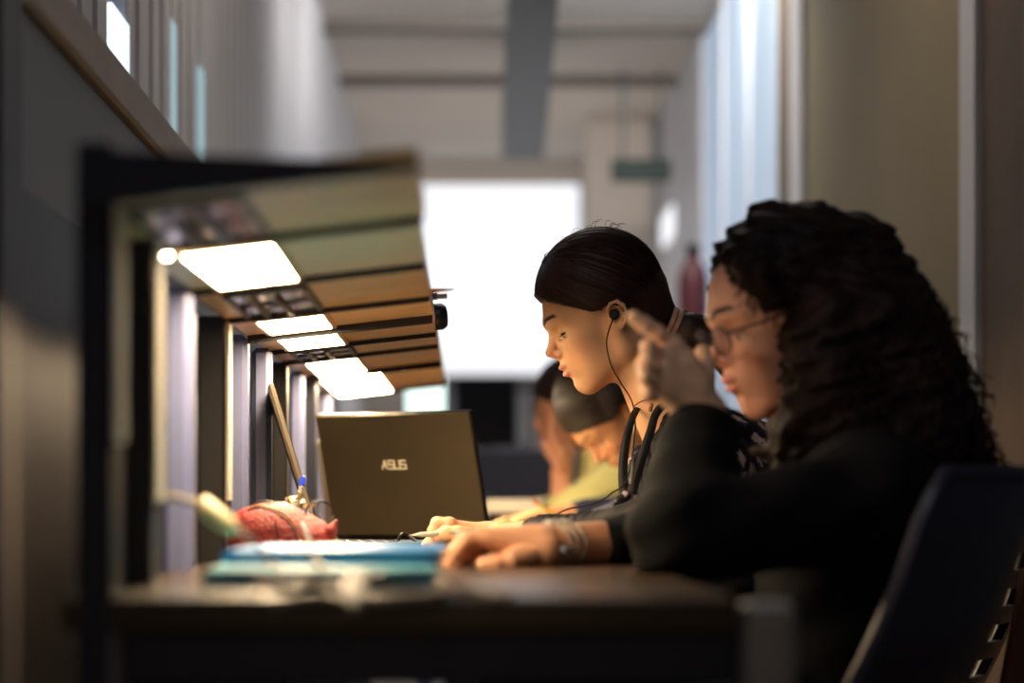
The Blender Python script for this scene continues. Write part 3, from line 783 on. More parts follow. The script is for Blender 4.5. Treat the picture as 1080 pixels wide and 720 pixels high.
# ------------------------------------------------------------------ woman in focus
def woman_focus():
    Y = 3.5; H = P(643, 338, Y); M = head_frame(H, 24, 4, .904)
    root = empty('person', (.50, Y, 0), 'person with dark ponytail and earphone in profile, writing, in dark jacket over floral top', 'person')
    ne = P(714, 462, Y)
    V, Q, C = make_head(.0019, loc_(M, ne), (.050, .056), (236,184,140))
    parts = [(xf(M, V), Q, C)]
    pel = P(835, 715, 3.52)
    sL, sR = P(742, 496, 3.34), P(742, 496, 3.66)
    eL, wL = P(700, 561, 3.12), P(515, 567, 3.36); eR, wR = P(700, 558, 3.86), P(626, 568, 3.72)
    def torso(f, e):
        for dy, k in ((-.075, .04), (.075, .04), (0, .04)):
            f.rc(tuple(P(722, 506, Y+dy)), tuple(P(770, 600, Y+dy)), .072+e, .080+e, k); f.rc(tuple(P(770, 600, Y+dy)), tuple(pel+Vector((0, dy, 0))), .08+e, .095+e, k)
        f.rc(tuple(P(716, 468, Y)), tuple(P(728, 500, Y)), .055+e*.3, .075+e, .04)
        f.rc(tuple(P(752, 478, Y-.04)), tuple(P(790, 560, Y-.04)), .058+e, .085+e, .04); f.rc(tuple(P(752, 482, Y)), tuple(P(800, 500, Y)), .055+e, .068+e, .04)
        f.rc(tuple(sL), tuple(sR), .050+e, .050+e, .05)
        f.rc(tuple(P(728, 470, Y-.06)), tuple(sL), .035+e, .05+e, .04); f.rc(tuple(P(728, 470, Y+.06)), tuple(sR), .035+e, .05+e, .04)
    f = Field((-.1, 2.98, -.02), (.75, 4.0, 1.0), .009)
    torso(f, -.006)
    for s_, e_, w_ in ((sL, eL, wL), (sR, eR, wR)): f.rc(tuple(s_), tuple(e_), .042, .034, .03); f.rc(tuple(e_), tuple(w_), .034, .022, .02)
    legs(f, pel); v, q = f.mesh(); parts.append((v, q, flat(v, (206,156,118))))
    # writing hand
    a = P(430, 540, 3.4); f = Field((-.10, 3.26, DESK-.005), (.08, 3.46, DESK+.10), .0019)
    Wp = P(515, 567, 3.36)
    mcp = [P(488, 558, 3.345), P(487, 563, 3.36), P(486, 569, 3.375), P(488, 573, 3.39)]
    for p in mcp: f.rc(tuple(Wp), tuple(p), .019, .0125, .012)
    chain(f, [mcp[0], P(474, 552, 3.335), P(461, 551.5, 3.335), P(457, 560, 3.335), P(459, 566, 3.335)], .0100, .0078)
    chain(f, [P(500, 566, 3.33), P(483, 562, 3.315), P(470, 561.5, 3.315), P(462, 565.5, 3.32)], .0115, .0090)
    chain(f, [mcp[1], P(468, 566, 3.345), P(455, 571, 3.34), P(450, 574, 3.34)], .0100, .0085)
    chain(f, [mcp[2], P(468, 573, 3.365), P(456, 577, 3.36), P(452, 579, 3.36)], .0095, .0080)
    chain(f, [mcp[3], P(474, 577, 3.385), P(464, 580, 3.38)], .0090, .0075)
    v, q = f.mesh(); c = flat(v, (214,162,128)); parts.append((v, q, c))
    f = Field(tuple(P(560, 600, 3.6)-Vector((.06, .06, .03))), tuple(P(640, 545, 3.8)+Vector((.04, .08, .04))), .003)
    mc = [P(605, 570, 3.60+.022*i) for i in range(4)]
    for i, p in enumerate(mc):
        f.rc(tuple(wR), tuple(p), .02, .012, .012); chain(f, [p, p+Vector((-.03, -.01, -.004)), p+Vector((-.055+.004*abs(i-1.5), -.016, -.010))], .0095, .0075)
    chain(f, [wR+Vector((-.02, -.02, 0)), wR+Vector((-.05, -.045, -.006)), wR+Vector((-.07, -.055, -.01))], .011, .009)
    v, q = f.mesh(); parts.append((v, q, flat(v, (214,162,128))))
    V_, F_, C_ = joinm(parts); mkobj('body', V_, F_, M_skin, root, colors=C_)
    eyes(root, M, down=.75)
    # eyelashes
    paths = []
    for s in (-1, 1):
        for i in range(26):
            t = i/25; w_ = .021+.022*t; p = Vector((.0765+math.sqrt(max(1e-6, .0146**2-(w_-.0315)**2))*.97, .0098, w_*s)); o_ = Vector((1, 0, (w_-.0315)/.02*s)).normalized()
            paths.append([p-o_*.001, p+o_*.0018+Vector((0, -.0010, 0)), p+o_*.0030+Vector((0, -.0010, 0))])
    tubes_local(M, paths, .0004, 4).build('eyelashes', M_black, root)
    # blouse and jacket
    f = Field((.05, 3.2, .62), (.66, 3.8, .98), .005); torso(f, .000)
    g = f.grid()
    nk = [P(716, 462, Y)]
    f.rc(tuple(P(640, 400, Y)), tuple(P(706, 452, Y)), .050, .053, .004, 'sub')
    v, q = f.mesh(); mkobj('floral_blouse', v, q, M_floral, root)
    f = Field((-.05, 2.98, .55), (.75, 4.0, .98), .0052); torso(f, .010)
    for s_, e_, w_, sg in ((sL, eL, wL, 1), (sR, eR, wR, 1)):
        cuff = w_.lerp(e_, .24)
        f.rc(tuple(s_), tuple(e_), .056, .047, .03); f.rc(tuple(e_), tuple(cuff), .045, .027, .02)
    g = f.grid(); f.F += wob(g, .0035).astype(np.float32)
    # gathers on the near sleeve
    ax = np.array(eL-wL); L = np.linalg.norm(ax); ax /= L; t = sum((g[i]-wL[i])*ax[i] for i in range(3))
    m = np.exp(-((t-.13)/.08)**2); f.F += (m*.0045*np.sin(t*2*math.pi/.017+g[2]*60)).astype(np.float32)
    f.rc(tuple(P(640, 400, Y)), tuple(P(708, 456, Y)), .053, .060, .006, 'sub')
    f.rc(tuple(P(682, 438, Y-.05)), tuple(P(663, 515, Y-.085)), .026, .016, .005, 'sub')
    f.F = np.maximum(f.F, (DESK+.001-g[2])*((g[0] < .24)*1.0)-1e-3*(g[0] >= .24)).astype(np.float32)
    v, q = f.mesh()
    msk = np.clip((v[:, 0]-P(640, 500, Y).x)/.02+.5, 0, 1)*np.clip((v[:, 2]-(EYE-.02))/.02, 0, 1)*np.clip((v[:, 1]-3.26)/.03, 0, 1); cc_ = np.stack([msk]*3, 1)
    jk = mkobj('jacket', v, q, M_floralj, root, colors=cc_)
    # lapels: two soft folds down the front, a thin zip between
    def ribbon(pts, w0, w1, name, m, par):
        mb = MB(); V = []; F = []; n = len(pts); nrm = Vector((-.35, -.93, .1)).normalized()
        for i, p in enumerate(pts):
            t = (pts[min(i+1, n-1)]-pts[max(i-1, 0)]).normalized(); sd = t.cross(nrm).normalized(); w = w0+(w1-w0)*i/(n-1)
            for a, b in ((-1, 0), (-.6, .0030), (0, .0045), (.6, .0030), (1, 0), (0, -.003)): V.append(p+sd*w*a+nrm*b)
        for i in range(n-1):
            for k in range(6): F.append((i*6+k, i*6+(k+1) % 6, (i+1)*6+(k+1) % 6, (i+1)*6+k))
        F.append(tuple(range(6))); F.append(tuple((n-1)*6+k for k in range(6)))
        mb.add(V, F).build(name, m, par)
    def strip(pts, w0, w1, th, name, m, par):
        f = Field(tuple(min(p[i] for p in pts)-.04 for i in range(3)), tuple(max(p[i] for p in pts)+.04 for i in range(3)), .003)
        for i in range(len(pts)-1): f.rc(tuple(pts[i]), tuple(pts[i+1]), w0+(w1-w0)*i/len(pts), w0+(w1-w0)*(i+1)/len(pts), .006)
        v, q = f.mesh(); mkobj(name, v, q, m, par)
    ribbon(smooth_path([P(680, 424, 3.50), P(670, 434, 3.46), P(662, 456, 3.41), P(658, 480, 3.40), P(657, 505, 3.395), P(659, 521, 3.38)], 5), .0060, .0080, 'lapel', M_jacket, jk)
    ribbon(smooth_path([P(722, 415, 3.43), P(704, 424, 3.43), P(692, 436, 3.42), P(686, 455, 3.39), P(678, 480, 3.375), P(670, 505, 3.375), P(666, 521, 3.37)], 5), .0060, .0080, 'lapel', M_jacket, jk)
    MB().tube(smooth_path([P(670, 448, 3.40), P(668, 470, 3.385), P(667, 490, 3.375), P(665, 510, 3.365)]), .0016, 6).build('zip', M_chrome, jk)
    strip([P(661, 522, 3.34), P(654, 529, 3.335), P(650, 534, 3.34)], .008, .006, 0, 'floral_frill', M_floral, jk)
    f = Field((-.1, 3.25, .0), (.72, 3.8, .75), .01); legs(f, pel, .012)
    f.rc(tuple(pel+Vector((0, -.08, 0))), tuple(pel+Vector((0, .08, 0))), .096, .096, .04)
    v, q = f.mesh(); mkobj('trousers', v, q, M_trous, root); shoes(root, pel)
    # hair: smooth cap, strands pulled back to the tie, ponytail
    cc, rr = (-.005, .055, 0), (.111, .106, .083)
    f = Field((-.14, -.10, -.105), (.14, .19, .105), .0026)
    f.el(cc, rr, .01).rc((-.07, .0, 0), (-.096, -.042, 0), .045, .020, .03)
    g = f.grid()
    VLX, VLY = [-.12,-.09,-.06,-.03,-.012,.004,.016,.034,.066,.090,.100,.12], [-.075,-.068,-.055,-.030,.008,.026,.020,.024,.050,.072,.088,.120]
    vl = np.interp(g[0], VLX, VLY)
    d2 = ((vl-g[1])*.85).astype(np.float32); k = .008
    hh = np.clip(.5-.5*(d2-f.F)/k, 0, 1); f.F = f.F*hh+d2*(1-hh)+k*hh*(1-hh)
    f.F += (.0007*np.sin(np.arctan2(g[1]-.055, g[2])*90+g[0]*30)).astype(np.float32)
    v, q = f.mesh(); hr = mkobj('hair', xf(M, v), q, M_hair, root)
    tie = Vector((-.100, -.045, 0)); paths = []
    r_ = random.Random(3)
    def arc(S, E, lift, n=14):
        c = Vector(cc); ds = (S-c); de = (E-c); out = []
        for i in range(n+1):
            t = i/n; d = ds.normalized().slerp(de.normalized(), t)
            e = ellip_pt(cc, [x+lift for x in rr], d)
            if t > .75:
                e = e.lerp(E+Vector((0, 0, ds.z*.08)), (t-.75)/.25)
            out.append(e)
        for i in range(len(out)):
            p = out[i]; v0 = float(np.interp(p.x, VLX, VLY))+.004
            if i < len(out)*.8 and p.y < v0:
                q_ = 1-((p.x-cc[0])/(rr[0]+lift))**2-((v0-cc[1])/(rr[1]+lift))**2
                if q_ > 0: out[i] = Vector((p.x, v0, math.copysign((rr[2]+lift)*math.sqrt(q_), p.z)))
        return out
    hl = [(.105,.105), (.104,.094), (.095,.076), (.075,.058), (.055,.046), (.036,.032), (.022,.024), (.012,.028), (-.008,.030), (-.018,.014), (-.03,-.02), (-.05,-.045), (-.07,-.055)]
    for i in range(2000):
        t = r_.random()*(len(hl)-1); a = int(t); fr = t-a
        u_ = hl[a][0]*(1-fr)+hl[a+1][0]*fr; v_ = hl[a][1]*(1-fr)+hl[a+1][1]*fr
        if r_.random() < .45: u_ = r_.uniform(-.09, .105); v_ = .055+.106*r_.uniform(.25, 1)*math.sqrt(max(0, 1-(u_/.111)**2))
        q2 = 1-((u_-cc[0])/rr[0])**2-((v_-cc[1])/rr[1])**2
        w_ = rr[2]*math.sqrt(max(q2, 0.0)) if q2 > 0 else 0
        S = Vector((u_, v_, w_*(1 if r_.random() < .6 else -1)))
        if abs(S.z) < .012: S.z = math.copysign(.012+.01*r_.random(), S.z or 1)
        pth = arc(S, tie+Vector((r_.uniform(-.004,.004), r_.uniform(-.012,.012), r_.uniform(-.012,.012))), r_.uniform(-.0006, .0012))
        if all(p.y > float(np.interp(p.x, VLX, VLY))+.001 for p in pth[:11]): paths.append(pth)
    # flyaways
    for i in range(34):
        u_ = r_.uniform(-.09, .10); S = ellip_pt(cc, rr, (u_, .09, r_.uniform(-.04, .04))); d = Vector((-.6, .25*r_.random(), r_.uniform(-.3, .3)))
        L = r_.uniform(.012, .032); paths.append([S+d*L*t+Vector((0, .0055*math.sin(t*3.1), 0)) for t in (0, .2, .4, .6, .8, 1)])
    tubes_local(M, paths, .00042, 3).build('strands', M_hair, hr)
    mb = MB(); T0 = M @ tie; T0y = T0.y
    base = P(712, 341, T0y); tl = []
    f = Field((.28, 3.36, .84), (.50, 3.62, 1.16), .0035)
    f.rc(tuple(P(712, 341, Y)), tuple(P(726, 347, Y)), .017, .024, .008).rc(tuple(P(726, 347, Y)), tuple(P(760, 366, Y)), .026, .028, .01).rc(tuple(P(760, 366, Y)), tuple(P(790, 410, Y+.02)), .028, .020, .01).rc(tuple(P(790, 410, Y+.02)), tuple(P(798, 460, Y+.02)), .020, .008, .01)
    v, q = f.mesh(); pt = mkobj('ponytail', v, q, M_hair, root)
    for i in range(150):
        a = r_.random()*6.28; rad = math.sqrt(r_.random()); 
        def off(R): return Vector((0, math.cos(a)*R*rad, math.sin(a)*R*rad))
        mb.tube(smooth_path([P(712, 341, Y)+off(.018), P(727, 347, Y)+off(.027), P(760, 364, Y)+off(.030), P(789, 410, Y+.02)+off(.022), P(798, 462, Y+.02)+off(.01)], 4), .0005, 3, caps=False)
    mb.build('strands', M_hair, pt)
    mb = MB()
    for k in (-.0045, .0045):
        c = P(711.5+k*690, 340+k*150, Y); ax = Vector((.93, 0, -.36)).normalized(); u = ax.orthogonal().normalized(); w = ax.cross(u)
        mb.tube([c+(u*math.cos(t)+w*math.sin(t))*.020 for t in [i*math.tau/24 for i in range(24)]], .0045, 8, closed=True)
    mb.build('hair_tie', M_tie, root)
    # earphones
    ep = empty('earphones', P(641, 340, 3.42), 'black wired earphones worn by the person in profile', 'earphones')
    Me = M; e0 = M @ Vector((.001, .004, .0800)); e1 = M @ Vector((.003, .005, .0900))
    if e0.y > Y: e0 = M @ Vector((.001, .004, -.0800)); e1 = M @ Vector((.003, .005, -.0900))
    dn = (e1-e0).normalized()
    MB().lathe([(0, -.002), (.0065, -.002), (.0080, .002), (.0080, .006), (.0055, .009), (0, .0095)], e0, dn, 16).build('earbud', M_black, ep)
    yy = e1.y
    MB().tube(smooth_path([e1+Vector((0, 0, -.003)), P(641, 352, yy-.002), P(640, 366, yy-.0), P(645, 386, yy+.012), P(655, 404, 3.435), P(664, 418, 3.435), P(668, 429, 3.435), P(670, 445, 3.40), P(668, 470, 3.375), P(664, 495, 3.36), P(658, 511, 3.345), P(645, 520, 3.34), P(636, 527, 3.32), P(618, 533, 3.31), P(606, 535, 3.30), P(593, 539, 3.28), P(582, 547, 3.25), P(572, 557, 3.22), P(565, 567, 3.2), P(560, 580, 3.2)]), .0011, 6).build('cord', M_black, ep)
    MB().tube(smooth_path([P(668, 429, 3.435), P(673, 425, 3.425), P(680, 422, 3.42), P(690, 421, 3.43)]), .0009, 6).build('cord', M_black, ep)
    MB().tube(smooth_path([P(660, 556, 3.22), P(640, 555, 3.2), P(618, 552.5, 3.2), P(605, 553, 3.2), P(593, 557.5, 3.2), P(583, 565, 3.2)]), .0013, 6).build('cord', M_black, ep)
    zz = P(687, 426, 3.41); MB().lathe([(0, 0), (.003, .001), (.0032, .012), (0, .014)], zz-Vector((.002, 0, .012)), (.2, 0, 1), 10).build('jack', M_zip, ep)
    pn = empty('pen', P(445, 565, 3.33), 'silver pen held in the fingers of the writing hand', 'pen')
    a, b = P(433, 564.5, 3.322), P(500, 560, 3.30); d = (b-a).normalized()
    MB().tube([a, a+d*.014], [.0008, .0034], 10).build('tip', M_chrome, pn); MB().tube([a+d*.0141, b], .0040, 10).build('barrel', M_chrome, pn)
woman_focus()

# ------------------------------------------------------------------ near woman, glasses and curly hair
def woman_near():
    Y = 2.84; H = P(838, 341, Y); M = head_frame(H, 18, 13, 1.0)
    root = empty('person', (.58, Y, 0), 'person with long curly dark hair and glasses, black top, one hand raised to the face', 'person')
    ne = P(884, 480, Y); sk = (212,156,130)
    V, Q, C = make_head(.0026, loc_(M, ne), (.052, .056), sk)
    parts = [(xf(M, V), Q, C)]
    pel = P(892, 760, Y)
    sL, sR = P(925, 525, 2.67), P(905, 510, 3.01)
    eL, wL = P(712, 566, 2.52), P(745, 438, 2.70); eR, wR = P(765, 566, 3.06), P(568, 577, 2.80)
    def torso(f, e):
        for dy in (-.08, .08, 0):
            f.rc(tuple(P(870, 600, Y+dy)), tuple(P(862, 720, Y+dy)), .065+e, .075+e, .05); f.rc(tuple(P(895, 560, Y+dy)), tuple(P(905, 655, Y+dy)), .085+e, .085+e, .04); f.rc(tuple(P(905, 655, Y+dy)), tuple(pel+Vector((0, dy, 0))), .08+e, .09+e, .04)
        f.rc(tuple(P(886, 492, Y)), tuple(P(895, 530, Y)), .060+e*.3, .085+e, .04)
        f.rc(tuple(sL), tuple(sR), .055+e, .055+e, .05)
        f.rc(tuple(P(890, 495, Y-.06)), tuple(sL), .04+e, .055+e, .04); f.rc(tuple(P(890, 495, Y+.06)), tuple(sR), .04+e, .055+e, .04)
    f = Field((-.0, 2.38, -.02), (.85, 3.3, 1.0), .009); torso(f, -.006)
    f.rc(tuple(sL), tuple(eL), .046, .036, .03).rc(tuple(eL), tuple(wL), .036, .026, .02)
    f.rc(tuple(sR), tuple(eR), .046, .036, .03)
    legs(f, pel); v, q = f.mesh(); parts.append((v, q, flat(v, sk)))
    f = Field(tuple(P(765, 620, 3.07)-Vector((.30, .34, .02))), tuple(P(765, 530, 3.07)+Vector((.02, .03, .03))), .004)
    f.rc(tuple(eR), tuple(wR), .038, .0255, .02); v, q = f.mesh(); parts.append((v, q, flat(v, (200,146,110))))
    # raised hand
    f = Field(tuple(P(650, 450, 2.62)-Vector((.0, .06, .0))), tuple(P(770, 320, 2.75)+Vector((0, .06, 0))), .0022)
    W = P(741, 437, 2.70)
    mcp = [P(710, 366, 2.685), P(702, 380, 2.672), P(699, 396, 2.665), P(701, 411, 2.665)]
    for p in mcp: f.rc(tuple(W), tuple(p), .024, .0150, .014)
    f.rc(tuple(P(733, 405, 2.69)), tuple(P(722, 388, 2.685)), .022, .020, .01)
    chain(f, [mcp[0], P(693, 352, 2.672), P(679, 342, 2.664), P(668, 334, 2.658)], .0115, .0085)
    chain(f, [mcp[1], P(683, 365, 2.65), P(682, 377, 2.637), P(690, 383, 2.64)], .0095, .0080, .003)
    chain(f, [mcp[2], P(678, 385, 2.64), P(679, 397, 2.628), P(688, 401, 2.635)], .0093, .0078, .003)
    chain(f, [mcp[3], P(680, 404, 2.645), P(682, 415, 2.635), P(690, 418, 2.64)], .0086, .0072, .003)
    chain(f, [P(738, 420, 2.70), P(742, 398, 2.715), P(744, 384, 2.73), P(741, 372, 2.735)], .0155, .0100)
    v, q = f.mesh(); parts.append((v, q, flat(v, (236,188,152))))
    # hand lying on the desk, fingers drooping
    f = Field(tuple(P(460, 615, 2.80)-Vector((.0, .08, .0))), tuple(P(590, 545, 2.84)+Vector((0, .08, 0))), .0022)
    m2 = [P(510, 567, 2.76), P(509, 568, 2.785), P(511, 571, 2.81), P(516, 575, 2.83)]
    for p in m2: f.rc(tuple(wR), tuple(p), .0225, .0135, .014)
    chain(f, [m2[0], P(490, 569, 2.745), P(479, 582, 2.74), P(473, 595, 2.74)], .0110, .0082)
    chain(f, [m2[1], P(495, 573, 2.77), P(489, 587, 2.765), P(484, 596, 2.765)], .0108, .0080)
    chain(f, [m2[2], P(498, 577, 2.80), P(491, 588, 2.80), P(487, 594, 2.80)], .0102, .0078)
    chain(f, [m2[3], P(505, 581, 2.825), P(498, 590, 2.825)], .0092, .0072)
    chain(f, [P(556, 586, 2.775), P(536, 592, 2.745), P(521, 594, 2.735), P(510, 595, 2.73)], .0150, .0092)
    v, q = f.mesh(); parts.append((v, q, flat(v, (212,158,124))))
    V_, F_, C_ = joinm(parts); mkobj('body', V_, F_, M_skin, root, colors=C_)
    eyes(root, M, down=.45)
    # black top
    f = Field((.0, 2.38, .55), (.85, 3.3, 1.0), .006); torso(f, .012)
    f.rc(tuple(sL), tuple(eL), .064, .052, .03).rc(tuple(eL), tuple(eL.lerp(wL, .80)), .050, .044, .02)
    f.rc(tuple(sR), tuple(eR), .064, .054, .03).rc(tuple(eR), tuple(eR.lerp(wR, .66)), .050, .036, .02)
    g = f.grid(); f.F += wob(g, .0045, .8, 1.0).astype(np.float32)
    f.rc(tuple(P(850, 420, Y)), tuple(P(876, 470, Y)), .05, .055, .006, 'sub')
    f.F = np.maximum(f.F, np.where(g[0] < .24, DESK+.001-g[2], -1).astype(np.float32))
    v, q = f.mesh(); mkobj('black_top', v, q, M_cardi, root)
    f = Field((-.0, 2.5, .0), (.85, 3.2, .72), .01); legs(f, pel, .012)
    f.rc(tuple(pel+Vector((0, -.08, 0))), tuple(pel+Vector((0, .08, 0))), .102, .102, .04)
    v, q = f.mesh(); mkobj('trousers', v, q, M_trous, root); shoes(root, pel)
    # curly hair
    f = Field(tuple(P(735, 560, 2.70)-Vector((.0, .13, .03))), tuple(P(1080, 190, 2.95)+Vector((.05, .18, .0))), .005)
    hc = M @ Vector((-.012, .052, 0))
    R3 = M.to_3x3(); Rl = [[R3[i][j] for j in range(3)] for i in range(3)]
    f.el(tuple(hc), (.104, .100, .086), .01, 'add', Rl)
    for (x, y, dy, r) in ((892, 290, 0, .078), (915, 345, -.03, .088), (915, 345, .05, .085), (940, 410, -.03, .092), (945, 400, .06, .085), (955, 470, -.04, .090), (965, 470, .06, .085), (995, 495, 0, .056), (838, 468, -.06, .030), (822, 462, .0, .034), (835, 440, .07, .035),
                          (870, 360, -.075, .052), (868, 415, -.085, .052), (862, 460, -.085, .045), (905, 470, -.08, .055), (850, 480, -.07, .030)):
        f.el(tuple(P(x, y, Y+dy)), (r, r*.8, r*1.02), .03)
    f.el(tuple(P(792, 284, Y-.075)), (.022, .02, .016), .012); f.el(tuple(P(800, 290, Y-.085)), (.02, .015, .016), .012)
    # open the face
    f.el(tuple(M @ Vector((.118, -.004, .0))), (.074, .108, .078), .012, 'sub', Rl)
    f.el(tuple(M @ Vector((.070, -.065, .0))), (.055, .070, .062), .012, 'sub', Rl)
    g = f.grid(); f.F += (wob(g, .006, 1.6)+wob(g, .003, 3.5, 2)).astype(np.float32)
    v, q = f.mesh(); hr = mkobj('curly_hair', v, q, M_hair2, root)
    r_ = random.Random(11); mb = MB(); 
    vv = v[:, :]; sel = [i for i in r_.sample(range(len(vv)), 1700) if vv[i, 1] < Y+.06]
    face = np.array(M @ Vector((.10, -.02, 0)))
    cen = np.array(P(930, 400, Y))
    for i in sel[:950]:
        p = vv[i]; 
        lc = loc_(M, p)
        if lc.x > .055 and lc.y < .05: continue
        d = p-cen; d = d/np.linalg.norm(d)
        flow = Vector((.35+.3*r_.random(), 0, -1)).normalized(); out = Vector(d)
        L = r_.uniform(.04, .10); R = r_.uniform(.0035, .007); ph = r_.random()*6.28; turns = r_.uniform(2.0, 3.6)
        s1 = flow.orthogonal().normalized(); s2 = flow.cross(s1)
        pts = []
        for k in range(25):
            t = k/24; a = ph+turns*6.28*t
            pts.append(Vector(p)+flow*L*t+out*(.004*t-.002)+(s1*math.cos(a)+s2*math.sin(a))*R*(.5+.5*t))
        mb.tube(pts, r_.uniform(.0007, .0014), 4, caps=False)
    mb.build('curls', M_hair2, hr)
    # spectacles
    gl = empty('eyeglasses', M @ Vector((.11, .01, 0)), 'thin dark-framed glasses worn by the curly-haired person', 'eyeglasses')
    mbF = MB(); 
    for s in (-1, 1):
        c = Vector((.112, .008, .033*s)); n = 28
        ringp = [c+Vector((-.0035*abs(math.cos(t))*(1 if math.cos(t)*s > 0 else 0), .0185*math.sin(t), .0255*math.cos(t))) for t in [i*math.tau/n for i in range(n)]]
        MB().tube([M @ p for p in ringp], .0014, 6, closed=True).build('rim', M_gframe, gl)
        MB().add([M @ p for p in ringp], [tuple(range(n))]).build('lens', M_glass, gl, False)
        MB().tube([M @ Vector(p) for p in ((.109, .016, .0575*s), (.10, .017, .068*s), (.06, .017, .075*s), (.01, .020, .078*s), (-.008, .008, .080*s))], .0016, 6).build('temple', M_gframe, gl)
    MB().tube(smooth_path([M @ Vector(p) for p in ((.112, .012, -.0085), (.1155, .015, 0), (.112, .012, .0085))]), .0014, 6).build('bridge', M_gframe, gl)
    # bracelet watch on the lying arm
    br = empty('bracelet', eR.lerp(wR, .88), 'loose silver bracelet on the wrist resting on the desk', 'bracelet')
    ax = (wR-eR).normalized(); u = ax.orthogonal().normalized(); w = ax.cross(u)
    for k, tt in enumerate((.86, .90, .935)):
        c = eR.lerp(wR, tt)
        MB().tube([c+(u*math.cos(t)+w*math.sin(t))*.0305+Vector((.002*math.sin(3*t), 0, .0012)) for t in [i*math.tau/30 for i in range(30)]], .0016, 6, closed=True).build('band', M_chrome, br)
    c = eR.lerp(wR, .90)+Vector((.006, -.031, -.004))
    MB().lathe([(0, 0), (.006, 0), (.007, .002), (.005, .004), (0, .0045)], c, (0, -1, 0), 16).build('charm', M_refl, br)
woman_near()

# ------------------------------------------------------------------ two people farther along
def person_far(Y, hx, hy, pitch, yaw, label, hairm, topm, sk, ne, chest, elbow, wrist, hand, hair_extra, hs=1.0, far_arm=None):
    H = P(hx, hy, Y); M = head_frame(H, pitch, yaw, hs)
    chestP = P(*chest); pel = Vector((chestP.x+.20, Y, .56))
    root = empty('person', (pel.x, Y, 0), label, 'person')
    V, Q, C = make_head(.0035, loc_(M, P(*ne)), (.052, .056), sk, True); parts = [(xf(M, V), Q, C)]
    sL, sR = chestP+Vector((.04, -.17, .05)), chestP+Vector((.04, .17, .05))
    E, W = P(*elbow), P(*wrist)
    def torso(f, e):
        for dy in (-.08, .08, 0): f.rc(tuple(chestP+Vector((0, dy, 0))), tuple(pel+Vector((0, dy, 0))), .085+e, .11+e, .04)
        f.rc(tuple(P(*ne)), tuple(chestP), .055+e*.3, .085+e, .04); f.rc(tuple(sL), tuple(sR), .05+e, .05+e, .05)
    lo = (min(E.x, W.x, pel.x-.55)-.1, Y-.5, -.02); hi = (pel.x+.2, Y+.35, 1.15)
    f = Field(lo, hi, .012); torso(f, -.006); f.rc(tuple(sL), tuple(E), .045, .036, .03).rc(tuple(E), tuple(W), .036, .026, .02)
    e2 = sR+Vector((-.16, .05, -.17)); e2.z = max(e2.z, DESK+.045); w2 = e2+Vector((-.20, -.10, -.005)); f.rc(tuple(sR), tuple(e2), .045, .036, .03).rc(tuple(e2), tuple(w2), .036, .026, .02)
    legs(f, pel, kx=-.40); v, q = f.mesh(); parts.append((v, q, flat(v, sk)))
    f = Field(tuple(min(p[i] for p in hand['all'])-.03 for i in range(3)), tuple(max(p[i] for p in hand['all'])+.03 for i in range(3)), .003)
    for ch in hand['f']:
        f.rc(tuple(W), tuple(ch[0]), .022, .013, .012); chain(f, ch, .0105, .008)
    chain(f, hand['t'], .0125, .0095); v, q = f.mesh(); parts.append((v, q, flat(v, sk)))
    f = Field(tuple(w2+Vector((-.14, -.10, -.04))), tuple(w2+Vector((.05, .06, .05))), .004)
    for i in range(4):
        m_ = w2+Vector((-.06, -.035+.021*i, -.006)); f.rc(tuple(w2), tuple(m_), .02, .012, .012); chain(f, [m_, m_+Vector((-.03, -.004, -.003)), m_+Vector((-.052+.004*abs(i-1.5), -.006, -.009))], .0095, .0075)
    chain(f, [w2+Vector((-.02, -.02, 0)), w2+Vector((-.045, -.045, -.004)), w2+Vector((-.062, -.055, -.008))], .011, .009); v, q = f.mesh(); parts.append((v, q, flat(v, sk)))
    V_, F_, C_ = joinm(parts); mkobj('body', V_, F_, M_skin, root, colors=C_); eyes(root, M, down=.7)
    f = Field(lo, hi, .0085); torso(f, .010)
    f.rc(tuple(sL), tuple(E), .058, .050, .03).rc(tuple(E), tuple(E.lerp(W, hand['cuff'])), .048, .040, .02); f.rc(tuple(sR), tuple(e2), .058, .050, .03).rc(tuple(e2), tuple(e2.lerp(w2, .6)), .048, .038, .02)
    g = f.grid(); f.F += wob(g, .004, .8).astype(np.float32); f.F = np.maximum(f.F, (.55-g[2]).astype(np.float32))
    f.rc(tuple(H), tuple(P(*ne)), .05, .055, .006, 'sub')
    f.F = np.maximum(f.F, np.where(g[0] < .24, DESK+.001-g[2], -1).astype(np.float32))
    v, q = f.mesh(); mkobj('top', v, q, topm, root)
    f = Field((pel.x-.55, Y-.3, 0), (pel.x+.2, Y+.3, .72), .012); legs(f, pel, .012, kx=-.40)
    v, q = f.mesh(); mkobj('trousers', v, q, M_trous, root); shoes(root, pel)
    f = Field((-.17, -.18, -.12), (.14, .19, .12), .004)
    f.el((-.008, .052, 0), (.112, .104, .084), .01)
    for c, r in hair_extra: f.el(c, r, .02)
    g = f.grid()
    vl = np.interp(g[0], [-.14,-.06,-.03,-.012,.004,.016,.034,.066,.090,.102,.12], [-.17,-.12,-.05,.00,.03,.02,.016,.040,.058,.072,.105])
    d2 = ((vl-g[1])*.85).astype(np.float32); k = .008; hh = np.clip(.5-.5*(d2-f.F)/k, 0, 1); f.F = f.F*hh+d2*(1-hh)+k*hh*(1-hh)
    f.F += (.0012*np.sin(np.arctan2(g[1]-.055, g[2])*60+g[0]*30)).astype(np.float32)
    v, q = f.mesh(); hr = mkobj('hair', xf(M, v), q, hairm, root)
    r_ = random.Random(5); paths = []; nv = len(v)
